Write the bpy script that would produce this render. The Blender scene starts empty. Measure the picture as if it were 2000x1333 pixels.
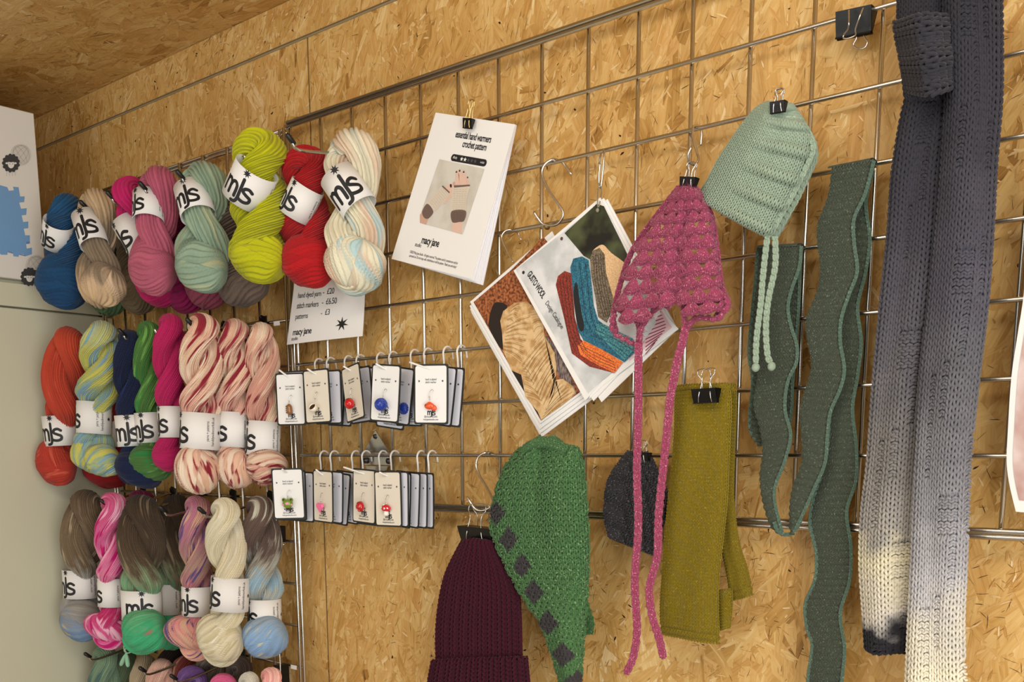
import bpy, math, random
import numpy as np
from mathutils import Vector, Matrix
rng = np.random.default_rng(7)
random.seed(7)
sc = bpy.context.scene
COL = sc.collection

# ------------------------------------------------------------------ camera, world, lights, exposure
CAM = np.array([1.45013, -1.12086, 1.47322])
FPX = 1993.80; PPY = 1223.2
MR = np.array([[0.75662059, 0.65384783, -0.00287989], [0.10850342, -0.12989912, -0.98557254], [-0.64478856, 0.7453919, -0.16922908]])
cd = bpy.data.cameras.new('camera'); cam = bpy.data.objects.new('camera', cd); COL.objects.link(cam)
cam.matrix_world = Matrix(((MR[0][0], -MR[1][0], -MR[2][0], CAM[0]), (MR[0][1], -MR[1][1], -MR[2][1], CAM[1]),
                           (MR[0][2], -MR[1][2], -MR[2][2], CAM[2]), (0, 0, 0, 1)))
cd.sensor_width = 36.0; cd.lens = FPX * 36.0 / 2000.0; cd.shift_y = (PPY - 666.5) / 2000.0; cd.clip_start = 0.01
sc.camera = cam

w = bpy.data.worlds.new('world'); sc.world = w; w.use_nodes = True
wb = w.node_tree.nodes['Background']; wb.inputs[0].default_value = (1.0, 0.98, 0.95, 1); wb.inputs[1].default_value = 0.2

def area(name, loc, target, sx, sy, power, col):
    l = bpy.data.lights.new(name, 'AREA'); l.shape = 'RECTANGLE'; l.size = sx; l.size_y = sy; l.energy = power; l.color = col
    o = bpy.data.objects.new(name, l); COL.objects.link(o); o.location = loc
    o.rotation_euler = (Vector(target) - Vector(loc)).to_track_quat('-Z', 'Y').to_euler()
    return o
area('doorway_daylight', (2.55, -1.35, 1.05), (0.9, 0.0, 1.3), 1.1, 1.7, 32, (1.0, 0.985, 0.96))
area('ceiling_lamp', (1.15, -1.0, 2.17), (0.75, 0.0, 1.5), 1.4, 0.5, 12, (1.0, 0.97, 0.91))
area('front_fill', (0.3, -2.5, 1.4), (0.3, 0.0, 1.5), 1.6, 1.0, 9, (1.0, 0.97, 0.92))  # added frontal fill that also lifts the ceiling, not an actual window
sc.view_settings.view_transform = 'Standard'; sc.view_settings.look = 'None'
sc.view_settings.exposure = 0.25; sc.view_settings.gamma = 1.0; sc.view_settings.use_curve_mapping = False

# ------------------------------------------------------------------ helpers
ZO = 2.0        # height of the top rail of the mesh panels
PITCH = 0.0762  # wire mesh pitch
def at(x, y, Y=0.0):
    """photo pixel -> point on the vertical plane Y=const"""
    r = MR.T @ np.array([(x - 1000.0) / FPX, (y - PPY) / FPX, 1.0])
    return CAM + (Y - CAM[1]) / r[1] * r
def onx(x, y, X):
    r = MR.T @ np.array([(x - 1000.0) / FPX, (y - PPY) / FPX, 1.0])
    return CAM + (X - CAM[0]) / r[0] * r
def nrm(v):
    v = np.asarray(v, float); return v / (np.linalg.norm(v, axis=-1, keepdims=True) + 1e-12)
def depth(p): return float(MR[2] @ (np.asarray(p) - CAM))
def mpp(p): return depth(p) / FPX      # metres per pixel at p
UP = np.array([0, 0, 1.0])
def viewframe(p):
    """horizontal unit vector towards the viewer side and the sideways one"""
    e2 = CAM - p; e2[2] = 0; e2 = nrm(e2); e1 = np.cross(-e2, UP); return nrm(e1), e2

def lin(h):
    h = h.lstrip('#'); c = [int(h[i:i + 2], 16) / 255 for i in (0, 2, 4)]
    return tuple((x / 12.92 if x <= .04045 else ((x + .055) / 1.055) ** 2.4) for x in c) + (1.0,)

class MB:
    def __init__(s): s.V = []; s.F = []; s.m = []; s.n = 0; s.uv = []; s.uv2 = []; s.c = []
    def add(s, V, F, mi=0, uv=None, uv2=None, col=None):
        V = np.asarray(V, float).reshape(-1, 3); k = len(V)
        s.V.append(V)
        if isinstance(F, np.ndarray): s.F.append(F + s.n); s.m.append(np.full(len(F), mi))
        else:
            for f in F: s.F.append(np.array([f]) + s.n); s.m.append(np.array([mi]))
        s.uv.append(np.zeros((k, 2)) if uv is None else np.asarray(uv, float).reshape(-1, 2))
        s.uv2.append(np.zeros((k, 2)) if uv2 is None else np.asarray(uv2, float).reshape(-1, 2))
        s.c.append(np.zeros((k, 3)) if col is None else np.asarray(col, float).reshape(-1, 3))
        s.n += k; return s
    def build(s, name, mats, parent=None, smooth=True, origin=None):
        V = np.concatenate(s.V); org = np.zeros(3)
        if parent is not None: org = np.array(parent.get('_org', (0, 0, 0)))
        elif origin is not None: org = np.array(origin, float)
        V = V - org
        me = bpy.data.meshes.new(name)
        li = np.concatenate([f.ravel() for f in s.F]).astype(np.int32)
        tot = np.concatenate([np.full(len(f), f.shape[1]) for f in s.F]).astype(np.int32)
        st = np.concatenate([[0], np.cumsum(tot)[:-1]]).astype(np.int32)
        me.vertices.add(len(V)); me.vertices.foreach_set('co', V.astype(np.float32).ravel())
        me.loops.add(len(li)); me.loops.foreach_set('vertex_index', li)
        me.polygons.add(len(tot)); me.polygons.foreach_set('loop_start', st); me.polygons.foreach_set('loop_total', tot)
        me.polygons.foreach_set('material_index', np.concatenate(s.m).astype(np.int32))
        me.polygons.foreach_set('use_smooth', np.full(len(tot), bool(smooth)))
        for nm, arr in (('uv', s.uv), ('uv2', s.uv2)):
            a = np.concatenate(arr)
            if np.any(a):
                l = me.uv_layers.new(name=nm); l.data.foreach_set('uv', a[li].astype(np.float32).ravel())
        c = np.concatenate(s.c)
        if np.any(c):
            ca = me.color_attributes.new('tone', 'FLOAT_COLOR', 'POINT')
            ca.data.foreach_set('color', np.concatenate([c, np.ones((len(c), 1))], 1).astype(np.float32).ravel())
        me.update(calc_edges=True); me.validate()
        for m in (mats if isinstance(mats, (list, tuple)) else [mats]): me.materials.append(m)
        o = bpy.data.objects.new(name, me); COL.objects.link(o)
        o['_org'] = [float(v) for v in org]
        if parent is not None: o.parent = parent
        else: o.location = org
        return o

def thing(name, label, cat, loc, group=None):
    o = bpy.data.objects.new(name, None); COL.objects.link(o); o.location = [float(v) for v in loc]; o['_org'] = [float(v) for v in loc]
    o.empty_display_size = .02
    return tag(o, label, cat, group)
def tag(o, label, cat, group=None, kind=None):
    o['label'] = label; o['category'] = cat
    if group: o['group'] = group
    if kind: o['kind'] = kind
    return o
def struct(o, label, cat): o['label'] = label; o['category'] = cat; o['kind'] = 'structure'; return o

def catmull(P, n):
    P = np.asarray(P, float)
    if len(P) < 3:
        t = np.linspace(0, 1, n)[:, None]; return P[0] * (1 - t) + P[-1] * t
    d = np.concatenate([[0], np.cumsum(np.linalg.norm(np.diff(P, axis=0), axis=1))]); d /= d[-1]
    Q = np.concatenate([[2 * P[0] - P[1]], P, [2 * P[-1] - P[-2]]])
    t = np.linspace(0, 1, n); i = np.clip(np.searchsorted(d, t, side='right') - 1, 0, len(P) - 2)
    u = ((t - d[i]) / (d[i + 1] - d[i] + 1e-12))[:, None]
    a, b, c, e = Q[i], Q[i + 1], Q[i + 2], Q[i + 3]
    return .5 * (2 * b + (c - a) * u + (2 * a - 5 * b + 4 * c - e) * u ** 2 + (3 * b - a - 3 * c + e) * u ** 3)

def grid_faces(nu, nv, wu=False, wv=False):
    """vertex index = j*nu+i"""
    I = np.arange(nu if wu else nu - 1); J = np.arange(nv if wv else nv - 1)
    i, j = np.meshgrid(I, J); i = i.ravel(); j = j.ravel(); i2 = (i + 1) % nu; j2 = (j + 1) % nv
    return np.stack([j * nu + i, j * nu + i2, j2 * nu + i2, j2 * nu + i], 1)

def tube(path, r, sides=8, closed=False, caps=True):
    P = np.asarray(path, float); n = len(P); r = np.broadcast_to(np.asarray(r, float), (n,))
    T = nrm(np.gradient(P, axis=0)) if not closed else nrm(np.roll(P, -1, 0) - np.roll(P, 1, 0))
    a = np.array([0, 0, 1.0]) if abs(T[0][2]) < .9 else np.array([1.0, 0, 0])
    N = np.zeros((n, 3)); N[0] = nrm(np.cross(T[0], a))
    for i in range(1, n):
        v = N[i - 1] - T[i] * (N[i - 1] @ T[i]); N[i] = v / (np.linalg.norm(v) + 1e-12)
    B = np.cross(T, N); al = np.linspace(0, 2 * np.pi, sides, endpoint=False)
    V = P[:, None] + r[:, None, None] * (np.cos(al)[None, :, None] * N[:, None] + np.sin(al)[None, :, None] * B[:, None])
    F = [grid_faces(sides, n, True, closed)]
    V = V.reshape(-1, 3)
    if caps and not closed:
        V = np.concatenate([V, [P[0] - T[0] * r[0] * .5, P[-1] + T[-1] * r[-1] * .5]]); k = n * sides
        i = np.arange(sides); F2 = np.concatenate([np.stack([(i + 1) % sides, i, np.full(sides, k)], 1),
                              np.stack([(n - 1) * sides + i, (n - 1) * sides + (i + 1) % sides, np.full(sides, k + 1)], 1)])
        F.append(F2)
    return V, F
def addtube(mb, path, r, sides=8, closed=False, mi=0, caps=True):
    V, F = tube(path, r, sides, closed, caps); n0 = mb.n
    mb.add(V, F[0], mi)
    for f in F[1:]: mb.F.append(f + n0); mb.m.append(np.full(len(f), mi))
    return mb
def box(mb, c, s, mi=0, axes=None, bev=0.0):
    ax = np.eye(3) if axes is None else np.asarray(axes); c = np.asarray(c, float); h = np.asarray(s, float) / 2
    if bev <= 0:
        S = np.array([[x, y, z] for x in (-1, 1) for y in (-1, 1) for z in (-1, 1)]) * h
        return mb.add(c + S @ ax, np.array([[0, 1, 3, 2], [4, 6, 7, 5], [0, 4, 5, 1], [2, 3, 7, 6], [0, 2, 6, 4], [1, 5, 7, 3]]), mi)
    bm_pts = []
    for x in (-1, 1):
        for y in (-1, 1):
            for z in (-1, 1):
                for k in range(3):
                    p = np.array([x, y, z]) * (h - bev); p[k] = (x, y, z)[k] * h[k]; bm_pts.append(p)
    V = np.array(bm_pts)
    def vi(x, y, z, k): return (((x > 0) * 4 + (y > 0) * 2 + (z > 0)) * 3 + k)
    F4 = []; F3 = []
    for sgn in (-1, 1):
        F4.append([vi(sgn, -1, -1, 0), vi(sgn, 1, -1, 0), vi(sgn, 1, 1, 0), vi(sgn, -1, 1, 0)])
        F4.append([vi(-1, sgn, -1, 1), vi(1, sgn, -1, 1), vi(1, sgn, 1, 1), vi(-1, sgn, 1, 1)])
        F4.append([vi(-1, -1, sgn, 2), vi(1, -1, sgn, 2), vi(1, 1, sgn, 2), vi(-1, 1, sgn, 2)])
    for a in (-1, 1):
        for b in (-1, 1):
            F4.append([vi(-1, a, b, 1), vi(1, a, b, 1), vi(1, a, b, 2), vi(-1, a, b, 2)])
            F4.append([vi(a, -1, b, 0), vi(a, 1, b, 0), vi(a, 1, b, 2), vi(a, -1, b, 2)])
            F4.append([vi(a, b, -1, 0), vi(a, b, 1, 0), vi(a, b, 1, 1), vi(a, b, -1, 1)])
            for z in (-1, 1): F3.append([vi(a, b, z, 0), vi(a, b, z, 1), vi(a, b, z, 2)])
    n0 = mb.n; mb.add(c + V @ ax, np.array(F4), mi); mb.F.append(np.array(F3) + n0); mb.m.append(np.full(len(F3), mi)); return mb
def ellipsoid(mb, c, rad, axes=None, nu=20, nv=12, mi=0, fn=None):
    ax = np.eye(3) if axes is None else np.asarray(axes)
    u = np.linspace(0, 2 * np.pi, nu, endpoint=False); v = np.linspace(0.001, np.pi - .001, nv)
    U, W = np.meshgrid(u, v); S = np.stack([np.cos(U) * np.sin(W), np.sin(U) * np.sin(W), np.cos(W)], -1)
    if fn is not None: S = S * fn(U, W)[..., None]
    return mb.add((np.asarray(c) + (S * np.asarray(rad)) @ ax).reshape(-1, 3), grid_faces(nu, nv, True), mi)
def lathe(mb, base, axis, prof, sides=20, mi=0):
    axis = nrm(axis); a = np.array([1.0, 0, 0]) if abs(axis[0]) < .9 else np.array([0, 1.0, 0]); e = nrm(np.cross(axis, a)); g = np.cross(axis, e)
    al = np.linspace(0, 2 * np.pi, sides, endpoint=False); pr = np.array(prof, float)
    V = np.asarray(base) + pr[:, 1][:, None, None] * axis + pr[:, 0][:, None, None] * (np.cos(al)[None, :, None] * e + np.sin(al)[None, :, None] * g)
    return mb.add(V.reshape(-1, 3), grid_faces(sides, len(pr), True), mi)
def slab(mb, P, n, th, mi=0, side=None):
    """polygon P (k,3) extruded by -n*th"""
    P = np.asarray(P, float); k = len(P); n = nrm(n)
    V = np.concatenate([P, P - n * th]); s = mi if side is None else side
    mb.add(V, [list(range(k))], mi); n0 = mb.n - 2 * k
    i = np.arange(k); q = np.stack([i, (i + 1) % k, (i + 1) % k + k, i + k], 1)
    mb.F.append(q + n0); mb.m.append(np.full(k, s)); mb.F.append(np.array([list(range(2 * k - 1, k - 1, -1))]) + n0); mb.m.append(np.array([s])); return mb
def rrect(w, h, r, seg=5):
    pts = []
    for cx, cy, a0 in ((w / 2 - r, h / 2 - r, 0), (-w / 2 + r, h / 2 - r, 90), (-w / 2 + r, -h / 2 + r, 180), (w / 2 - r, -h / 2 + r, 270)):
        for k in range(seg + 1):
            a = math.radians(a0 + 90 * k / seg); pts.append((cx + r * math.cos(a), cy + r * math.sin(a)))
    return pts

# ------------------------------------------------------------------ lettering
_tc = {}
def glyphs(s, bold=0.0):
    k = (s, bold)
    if k in _tc: return _tc[k]
    cu = bpy.data.curves.new('t', 'FONT'); cu.body = s; cu.size = 1.0; cu.resolution_u = 3; cu.fill_mode = 'FRONT'; cu.offset = bold; cu.space_character = .92
    ob = bpy.data.objects.new('t', cu); COL.objects.link(ob)
    bpy.context.view_layer.update(); dg = bpy.context.evaluated_depsgraph_get()
    me = bpy.data.meshes.new_from_object(ob.evaluated_get(dg))
    V = np.array([v.co[:2] for v in me.vertices]).reshape(-1, 2); F = [list(p.vertices) for p in me.polygons]
    bpy.data.objects.remove(ob); bpy.data.curves.remove(cu); bpy.data.meshes.remove(me)
    _tc[k] = (V, F); return _tc[k]
def text(mb, s, fn, x, y, h, sx=.85, rot=0, align='C', mi=0, bold=0.0):
    """fn maps 2D -> 3D; text height h, baseline anchored at (x,y)"""
    V, F = glyphs(s, bold)
    if len(V) == 0: return mb
    W = V[:, 0].max(); V = V.copy()
    if align == 'C': V[:, 0] -= W / 2
    elif align == 'R': V[:, 0] -= W
    V = V * h * np.array([sx, 1]); c, q = math.cos(math.radians(rot)), math.sin(math.radians(rot))
    Q = np.stack([x + V[:, 0] * c - V[:, 1] * q, y + V[:, 0] * q + V[:, 1] * c], 1)
    mb.add(fn(Q), F, mi); return mb
def star(mb, fn, x, y, r, n=8, inner=.45, mi=0, rot=0):
    a = np.arange(2 * n) * np.pi / n + rot; R = np.where(np.arange(2 * n) % 2 == 0, r, r * inner)
    P = np.concatenate([[[x, y]], np.stack([x + R * np.sin(a), y + R * np.cos(a)], 1)])
    i = np.arange(2 * n); mb.add(fn(P), np.stack([np.zeros(2 * n, int), 1 + i, 1 + (i + 1) % (2 * n)], 1), mi); return mb
def stroke(mb, pts, wd, fn, mi=0):
    P = catmull(pts, 6 * len(pts)) if len(pts) > 2 else np.array(pts, float)
    if len(pts) == 2: P = catmull(pts, 5)
    T = nrm(np.gradient(P, axis=0)); N = np.stack([-T[:, 1], T[:, 0]], 1) * wd / 2
    V = np.stack([P + N, P - N], 1).reshape(-1, 2); n = len(P); i = np.arange(n - 1)
    mb.add(fn(V), np.stack([2 * i, 2 * i + 1, 2 * i + 3, 2 * i + 2], 1), mi)
    for e, t in ((P[0], -T[0]), (P[-1], T[-1])):
        a0 = math.atan2(t[1], t[0]); a = np.linspace(a0 - np.pi / 2, a0 + np.pi / 2, 8)
        mb.add(fn(np.stack([e[0] + wd / 2 * np.cos(a), e[1] + wd / 2 * np.sin(a)], 1)), [list(range(8))], mi)
    return mb
LOGO = [[(0, 0), (0, 1)], [(0, .5), (.1, .88), (.33, .98), (.52, .8), (.56, .5), (.56, 0)], [(.56, .5), (.66, .88), (.9, .98), (1.08, .8), (1.12, .5), (1.12, 0)],
        [(1.42, 1.5), (1.42, .6), (1.42, -.02), (1.3, -.34), (1.02, -.4)],
        [(2.3, .84), (2.02, .99), (1.72, .9), (1.66, .66), (1.95, .5), (2.28, .34), (2.26, .06), (1.96, -.06), (1.6, -.02), (1.42, .1)]]
def logo(mb, fn, x, y, h, mi=0, wd=.24):
    g = lambda Q: fn(np.stack([x + (Q[:, 0] - 1.15) * h, y + (Q[:, 1] - .5) * h], 1))
    for s in LOGO: stroke(mb, s, wd, g, mi)
    star(mb, g, 1.42, 2.0, .34, mi=mi); return mb

# ------------------------------------------------------------------ materials
_m = {}
def mat(name, color, rough=.6, metal=0.0, sheen=0.0, bump=None, var=0.0, vscale=40, spec=.5, coat=0):
    if name in _m: return _m[name]
    m = bpy.data.materials.new(name); m.use_nodes = True; nt = m.node_tree; b = nt.nodes['Principled BSDF']
    c = lin(color) if isinstance(color, str) else color
    b.inputs['Base Color'].default_value = c; b.inputs['Roughness'].default_value = rough; b.inputs['Metallic'].default_value = metal
    b.inputs['Sheen Weight'].default_value = sheen; b.inputs['Specular IOR Level'].default_value = spec; b.inputs['Coat Weight'].default_value = coat
    tc = nt.nodes.new('ShaderNodeTexCoord'); ns = nt.nodes.new('ShaderNodeTexNoise'); ns.inputs['Scale'].default_value = vscale; ns.inputs['Detail'].default_value = 5
    nt.links.new(tc.outputs['Object'], ns.inputs['Vector'])
    mx = nt.nodes.new('ShaderNodeHueSaturation'); mx.inputs['Color'].default_value = c
    mr = nt.nodes.new('ShaderNodeMapRange'); mr.inputs['To Min'].default_value = 1 - var; mr.inputs['To Max'].default_value = 1 + var
    nt.links.new(ns.outputs['Fac'], mr.inputs['Value']); nt.links.new(mr.outputs[0], mx.inputs['Value']); nt.links.new(mx.outputs[0], b.inputs['Base Color'])
    if bump:
        bp = nt.nodes.new('ShaderNodeBump'); bp.inputs['Strength'].default_value = bump[0]; bp.inputs['Distance'].default_value = bump[1]
        n2 = nt.nodes.new('ShaderNodeTexNoise'); n2.inputs['Scale'].default_value = bump[2]; n2.inputs['Detail'].default_value = 4
        nt.links.new(tc.outputs['Object'], n2.inputs['Vector']); nt.links.new(n2.outputs['Fac'], bp.inputs['Height']); nt.links.new(bp.outputs[0], b.inputs['Normal'])
    _m[name] = m; return m
def ramp(nt, stops, interp='LINEAR'):
    r = nt.nodes.new('ShaderNodeValToRGB'); r.color_ramp.interpolation = interp; e = r.color_ramp.elements
    while len(e) > 1: e.remove(e[-1])
    e[0].position = stops[0][0]; e[0].color = lin(stops[0][1]) if isinstance(stops[0][1], str) else stops[0][1]
    for p, c in stops[1:]:
        k = e.new(p); k.color = lin(c) if isinstance(c, str) else c
    return r
def mth(nt, op, a, b=None, c=None):
    n = nt.nodes.new('ShaderNodeMath'); n.operation = op
    for i, v in enumerate((a, b, c)):
        if v is None: continue
        if isinstance(v, (int, float)): n.inputs[i].default_value = v
        else: nt.links.new(v, n.inputs[i])
    return n.outputs[0]
def osb_mat(name, dark=1.0):
    m = bpy.data.materials.new(name); m.use_nodes = True; nt = m.node_tree; b = nt.nodes['Principled BSDF']; L = nt.links.new
    at_ = nt.nodes.new('ShaderNodeAttribute'); at_.attribute_name = 'tone'; sp = nt.nodes.new('ShaderNodeSeparateColor'); L(at_.outputs['Color'], sp.inputs[0])
    uv = nt.nodes.new('ShaderNodeUVMap'); uv.uv_map = 'uv'
    mp = nt.nodes.new('ShaderNodeMapping'); mp.inputs['Scale'].default_value = (14, 260, 1); L(uv.outputs[0], mp.inputs[0])
    n = nt.nodes.new('ShaderNodeTexNoise'); n.inputs['Scale'].default_value = 1; n.inputs['Detail'].default_value = 6; n.inputs['Roughness'].default_value = .65; n.inputs['Distortion'].default_value = .6; L(mp.outputs[0], n.inputs['Vector'])
    mp2 = nt.nodes.new('ShaderNodeMapping'); mp2.inputs['Scale'].default_value = (30, 70, 1); L(uv.outputs[0], mp2.inputs[0])
    n2 = nt.nodes.new('ShaderNodeTexNoise'); n2.inputs['Scale'].default_value = 1; n2.inputs['Detail'].default_value = 3; L(mp2.outputs[0], n2.inputs['Vector'])
    t = mth(nt, 'ADD', sp.outputs[0], mth(nt, 'MULTIPLY', mth(nt, 'SUBTRACT', n.outputs['Fac'], .5), .75))
    t = mth(nt, 'ADD', t, mth(nt, 'MULTIPLY', mth(nt, 'SUBTRACT', n2.outputs['Fac'], .5), .42))
    r = ramp(nt, [(0, '#2c1c0e'), (.07, '#5f421f'), (.2, '#9c7238'), (.38, '#b58a46'), (.58, '#c99f5c'), (.8, '#d7b474'), (1, '#e9d2a2')]); L(t, r.inputs[0])
    mix = nt.nodes.new('ShaderNodeMix'); mix.data_type = 'RGBA'; mix.blend_type = 'MULTIPLY'; L(mth(nt, 'MULTIPLY', sp.outputs[1], .55), mix.inputs['Factor'])
    L(r.outputs[0], mix.inputs['A']); mix.inputs['B'].default_value = lin('#dfa866')
    L(mix.outputs['Result'], b.inputs['Base Color']); b.inputs['Roughness'].default_value = .5; b.inputs['Specular IOR Level'].default_value = .35
    bp = nt.nodes.new('ShaderNodeBump'); bp.inputs['Strength'].default_value = .4; bp.inputs['Distance'].default_value = .0008; L(n.outputs['Fac'], bp.inputs['Height']); L(bp.outputs[0], b.inputs['Normal'])
    return m
def yarn_mat(name, stops, spots=None, amt=.5, mix=.12, sp_w=None, rough=.85):
    """stops: dye colours from top (0) to bottom (1); spots: splash colours"""
    m = bpy.data.materials.new(name); m.use_nodes = True; nt = m.node_tree; b = nt.nodes['Principled BSDF']; L = nt.links.new
    u1 = nt.nodes.new('ShaderNodeUVMap'); u1.uv_map = 'uv'; u2 = nt.nodes.new('ShaderNodeUVMap'); u2.uv_map = 'uv2'
    s2 = nt.nodes.new('ShaderNodeSeparateXYZ'); L(u2.outputs[0], s2.inputs[0])
    s1 = nt.nodes.new('ShaderNodeSeparateXYZ'); L(u1.outputs[0], s1.inputs[0])
    sid = mth(nt, 'FLOOR', s1.outputs[0])
    cv = nt.nodes.new('ShaderNodeCombineXYZ'); L(mth(nt, 'MULTIPLY', sid, .37), cv.inputs[0]); L(mth(nt, 'MULTIPLY', s1.outputs[1], .09), cv.inputs[1])
    n = nt.nodes.new('ShaderNodeTexNoise'); n.inputs['Scale'].default_value = 1; n.inputs['Detail'].default_value = 3; L(cv.outputs[0], n.inputs['Vector'])
    t = mth(nt, 'ADD', s2.outputs[0], mth(nt, 'MULTIPLY', mth(nt, 'SUBTRACT', n.outputs['Fac'], .5), mix * 4))
    r = ramp(nt, stops); L(t, r.inputs[0]); col = r.outputs[0]
    for k, sp in enumerate((spots or []) if amt > .06 else []):
        cv2 = nt.nodes.new('ShaderNodeCombineXYZ'); L(mth(nt, 'MULTIPLY', s1.outputs[0], .34), cv2.inputs[0]); L(mth(nt, 'MULTIPLY', s1.outputs[1], .042), cv2.inputs[1]); cv2.inputs[2].default_value = 3.7 * k + 1
        L(mth(nt, 'MULTIPLY', s2.outputs[1], 1.0), cv2.inputs[2]) if k == 0 else None
        n2 = nt.nodes.new('ShaderNodeTexNoise'); n2.inputs['Scale'].default_value = 1; n2.inputs['Detail'].default_value = 2.5; L(cv2.outputs[0], n2.inputs['Vector'])
        mr = nt.nodes.new('ShaderNodeMapRange'); mr.inputs['From Min'].default_value = .62 - .2 * amt; mr.inputs['From Max'].default_value = .72 - .2 * amt; mr.interpolation_type = 'SMOOTHSTEP'; L(n2.outputs['Fac'], mr.inputs['Value'])
        mx = nt.nodes.new('ShaderNodeMix'); mx.data_type = 'RGBA'; L(mr.outputs[0], mx.inputs['Factor']); L(col, mx.inputs['A']); mx.inputs['B'].default_value = lin(sp); col = mx.outputs['Result']
    wn = nt.nodes.new('ShaderNodeTexWhiteNoise'); wn.noise_dimensions = '1D'; L(sid, wn.inputs['W'])
    hs = nt.nodes.new('ShaderNodeHueSaturation'); L(col, hs.inputs['Color']); L(mth(nt, 'ADD', mth(nt, 'MULTIPLY', wn.outputs['Value'], .22), .93), hs.inputs['Value'])
    L(hs.outputs[0], b.inputs['Base Color']); b.inputs['Roughness'].default_value = rough; b.inputs['Specular IOR Level'].default_value = .25
    b.inputs['Sheen Weight'].default_value = .12; b.inputs['Sheen Roughness'].default_value = .5
    # ply twist
    pw = mth(nt, 'SINE', mth(nt, 'ADD', mth(nt, 'MULTIPLY', s1.outputs[0], 12.56), mth(nt, 'MULTIPLY', s1.outputs[1], 4.2)))
    tc = nt.nodes.new('ShaderNodeTexCoord'); n3 = nt.nodes.new('ShaderNodeTexNoise'); n3.inputs['Scale'].default_value = 900; n3.inputs['Detail'].default_value = 2; L(tc.outputs['Object'], n3.inputs['Vector'])
    bp = nt.nodes.new('ShaderNodeBump'); bp.inputs['Strength'].default_value = .5; bp.inputs['Distance'].default_value = .0006
    L(mth(nt, 'ADD', mth(nt, 'MULTIPLY', pw, .35), n3.outputs['Fac']), bp.inputs['Height']); L(bp.outputs[0], b.inputs['Normal'])
    return m
def knit_mat(name, stops, spk=None, spk_amt=.0, var=.25, scale=260, sheen=.2, spots=None):
    """wool with flecks; stops by uv2.x (fraction from the top)"""
    m = bpy.data.materials.new(name); m.use_nodes = True; nt = m.node_tree; b = nt.nodes['Principled BSDF']; L = nt.links.new
    u2 = nt.nodes.new('ShaderNodeUVMap'); u2.uv_map = 'uv2'; s2 = nt.nodes.new('ShaderNodeSeparateXYZ'); L(u2.outputs[0], s2.inputs[0])
    tc = nt.nodes.new('ShaderNodeTexCoord')
    n = nt.nodes.new('ShaderNodeTexNoise'); n.inputs['Scale'].default_value = scale; n.inputs['Detail'].default_value = 3; L(tc.outputs['Object'], n.inputs['Vector'])
    nl = nt.nodes.new('ShaderNodeTexNoise'); nl.inputs['Scale'].default_value = 26; nl.inputs['Detail'].default_value = 2; L(tc.outputs['Object'], nl.inputs['Vector'])
    t = mth(nt, 'ADD', s2.outputs[0], mth(nt, 'MULTIPLY', mth(nt, 'SUBTRACT', nl.outputs['Fac'], .5), .16 if len(stops) > 1 else 0.0))
    r = ramp(nt, stops if len(stops) > 1 else [(0, stops[0][1]), (1, stops[0][1])]); L(t, r.inputs[0]); col = r.outputs[0]
    if spk:
        n2 = nt.nodes.new('ShaderNodeTexNoise'); n2.inputs['Scale'].default_value = scale * 1.3; n2.inputs['Detail'].default_value = 2; L(tc.outputs['Object'], n2.inputs['Vector'])
        mr = nt.nodes.new('ShaderNodeMapRange'); mr.inputs['From Min'].default_value = .62 - spk_amt * .25; mr.inputs['From Max'].default_value = .72 - spk_amt * .2; L(n2.outputs['Fac'], mr.inputs['Value'])
        mx = nt.nodes.new('ShaderNodeMix'); mx.data_type = 'RGBA'; L(mr.outputs[0], mx.inputs['Factor']); L(col, mx.inputs['A']); mx.inputs['B'].default_value = lin(spk); col = mx.outputs['Result']
    if spots:   # attribute-driven contrast knitting (dots)
        a = nt.nodes.new('ShaderNodeAttribute'); a.attribute_name = 'tone'; q = nt.nodes.new('ShaderNodeSeparateColor'); L(a.outputs['Color'], q.inputs[0])
        mx = nt.nodes.new('ShaderNodeMix'); mx.data_type = 'RGBA'; L(q.outputs[0], mx.inputs['Factor']); L(col, mx.inputs['A']); mx.inputs['B'].default_value = lin(spots); col = mx.outputs['Result']
    hs = nt.nodes.new('ShaderNodeHueSaturation'); L(col, hs.inputs['Color']); L(mth(nt, 'ADD', mth(nt, 'MULTIPLY', n.outputs['Fac'], var * 2), 1 - var), hs.inputs['Value'])
    L(hs.outputs[0], b.inputs['Base Color']); b.inputs['Roughness'].default_value = .9; b.inputs['Specular IOR Level'].default_value = .2; b.inputs['Sheen Weight'].default_value = sheen
    bp = nt.nodes.new('ShaderNodeBump'); bp.inputs['Strength'].default_value = .5; bp.inputs['Distance'].default_value = .0006; L(n.outputs['Fac'], bp.inputs['Height']); L(bp.outputs[0], b.inputs['Normal'])
    return m

OSB = osb_mat('oriented_strand_board')
CHROME = mat('chrome_wire', '#ccc8bf', .26, 1.0, var=.08, vscale=60)
STEEL = mat('bright_steel', '#c9c8c4', .18, 1.0, var=.05)
BRASS = mat('gold_wire', '#d9bc7c', .22, 1.0)
BLACK = mat('black_lacquer', '#0d0c0c', .35, spec=.4)
RUBBER = mat('black_rubber', '#121214', .45)
PAPER = mat('white_paper', '#e9e7e3', .75, var=.02, vscale=8)
PAPERW = mat('warm_white_paper', '#e6e5e2', .7, var=.02, vscale=8)
INK = mat('black_ink', '#17171a', .6)
INKG = mat('grey_ink', '#4a4a50', .7)
WPLAST = mat('white_plastic', '#e6e5e0', .4)
GROOVE = mat('dark_gap', '#2a2118', .9)
CREAM = mat('cream_laminate', '#cccbb3', .5, var=.03, vscale=3, bump=(.15, .0005, 500))
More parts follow.
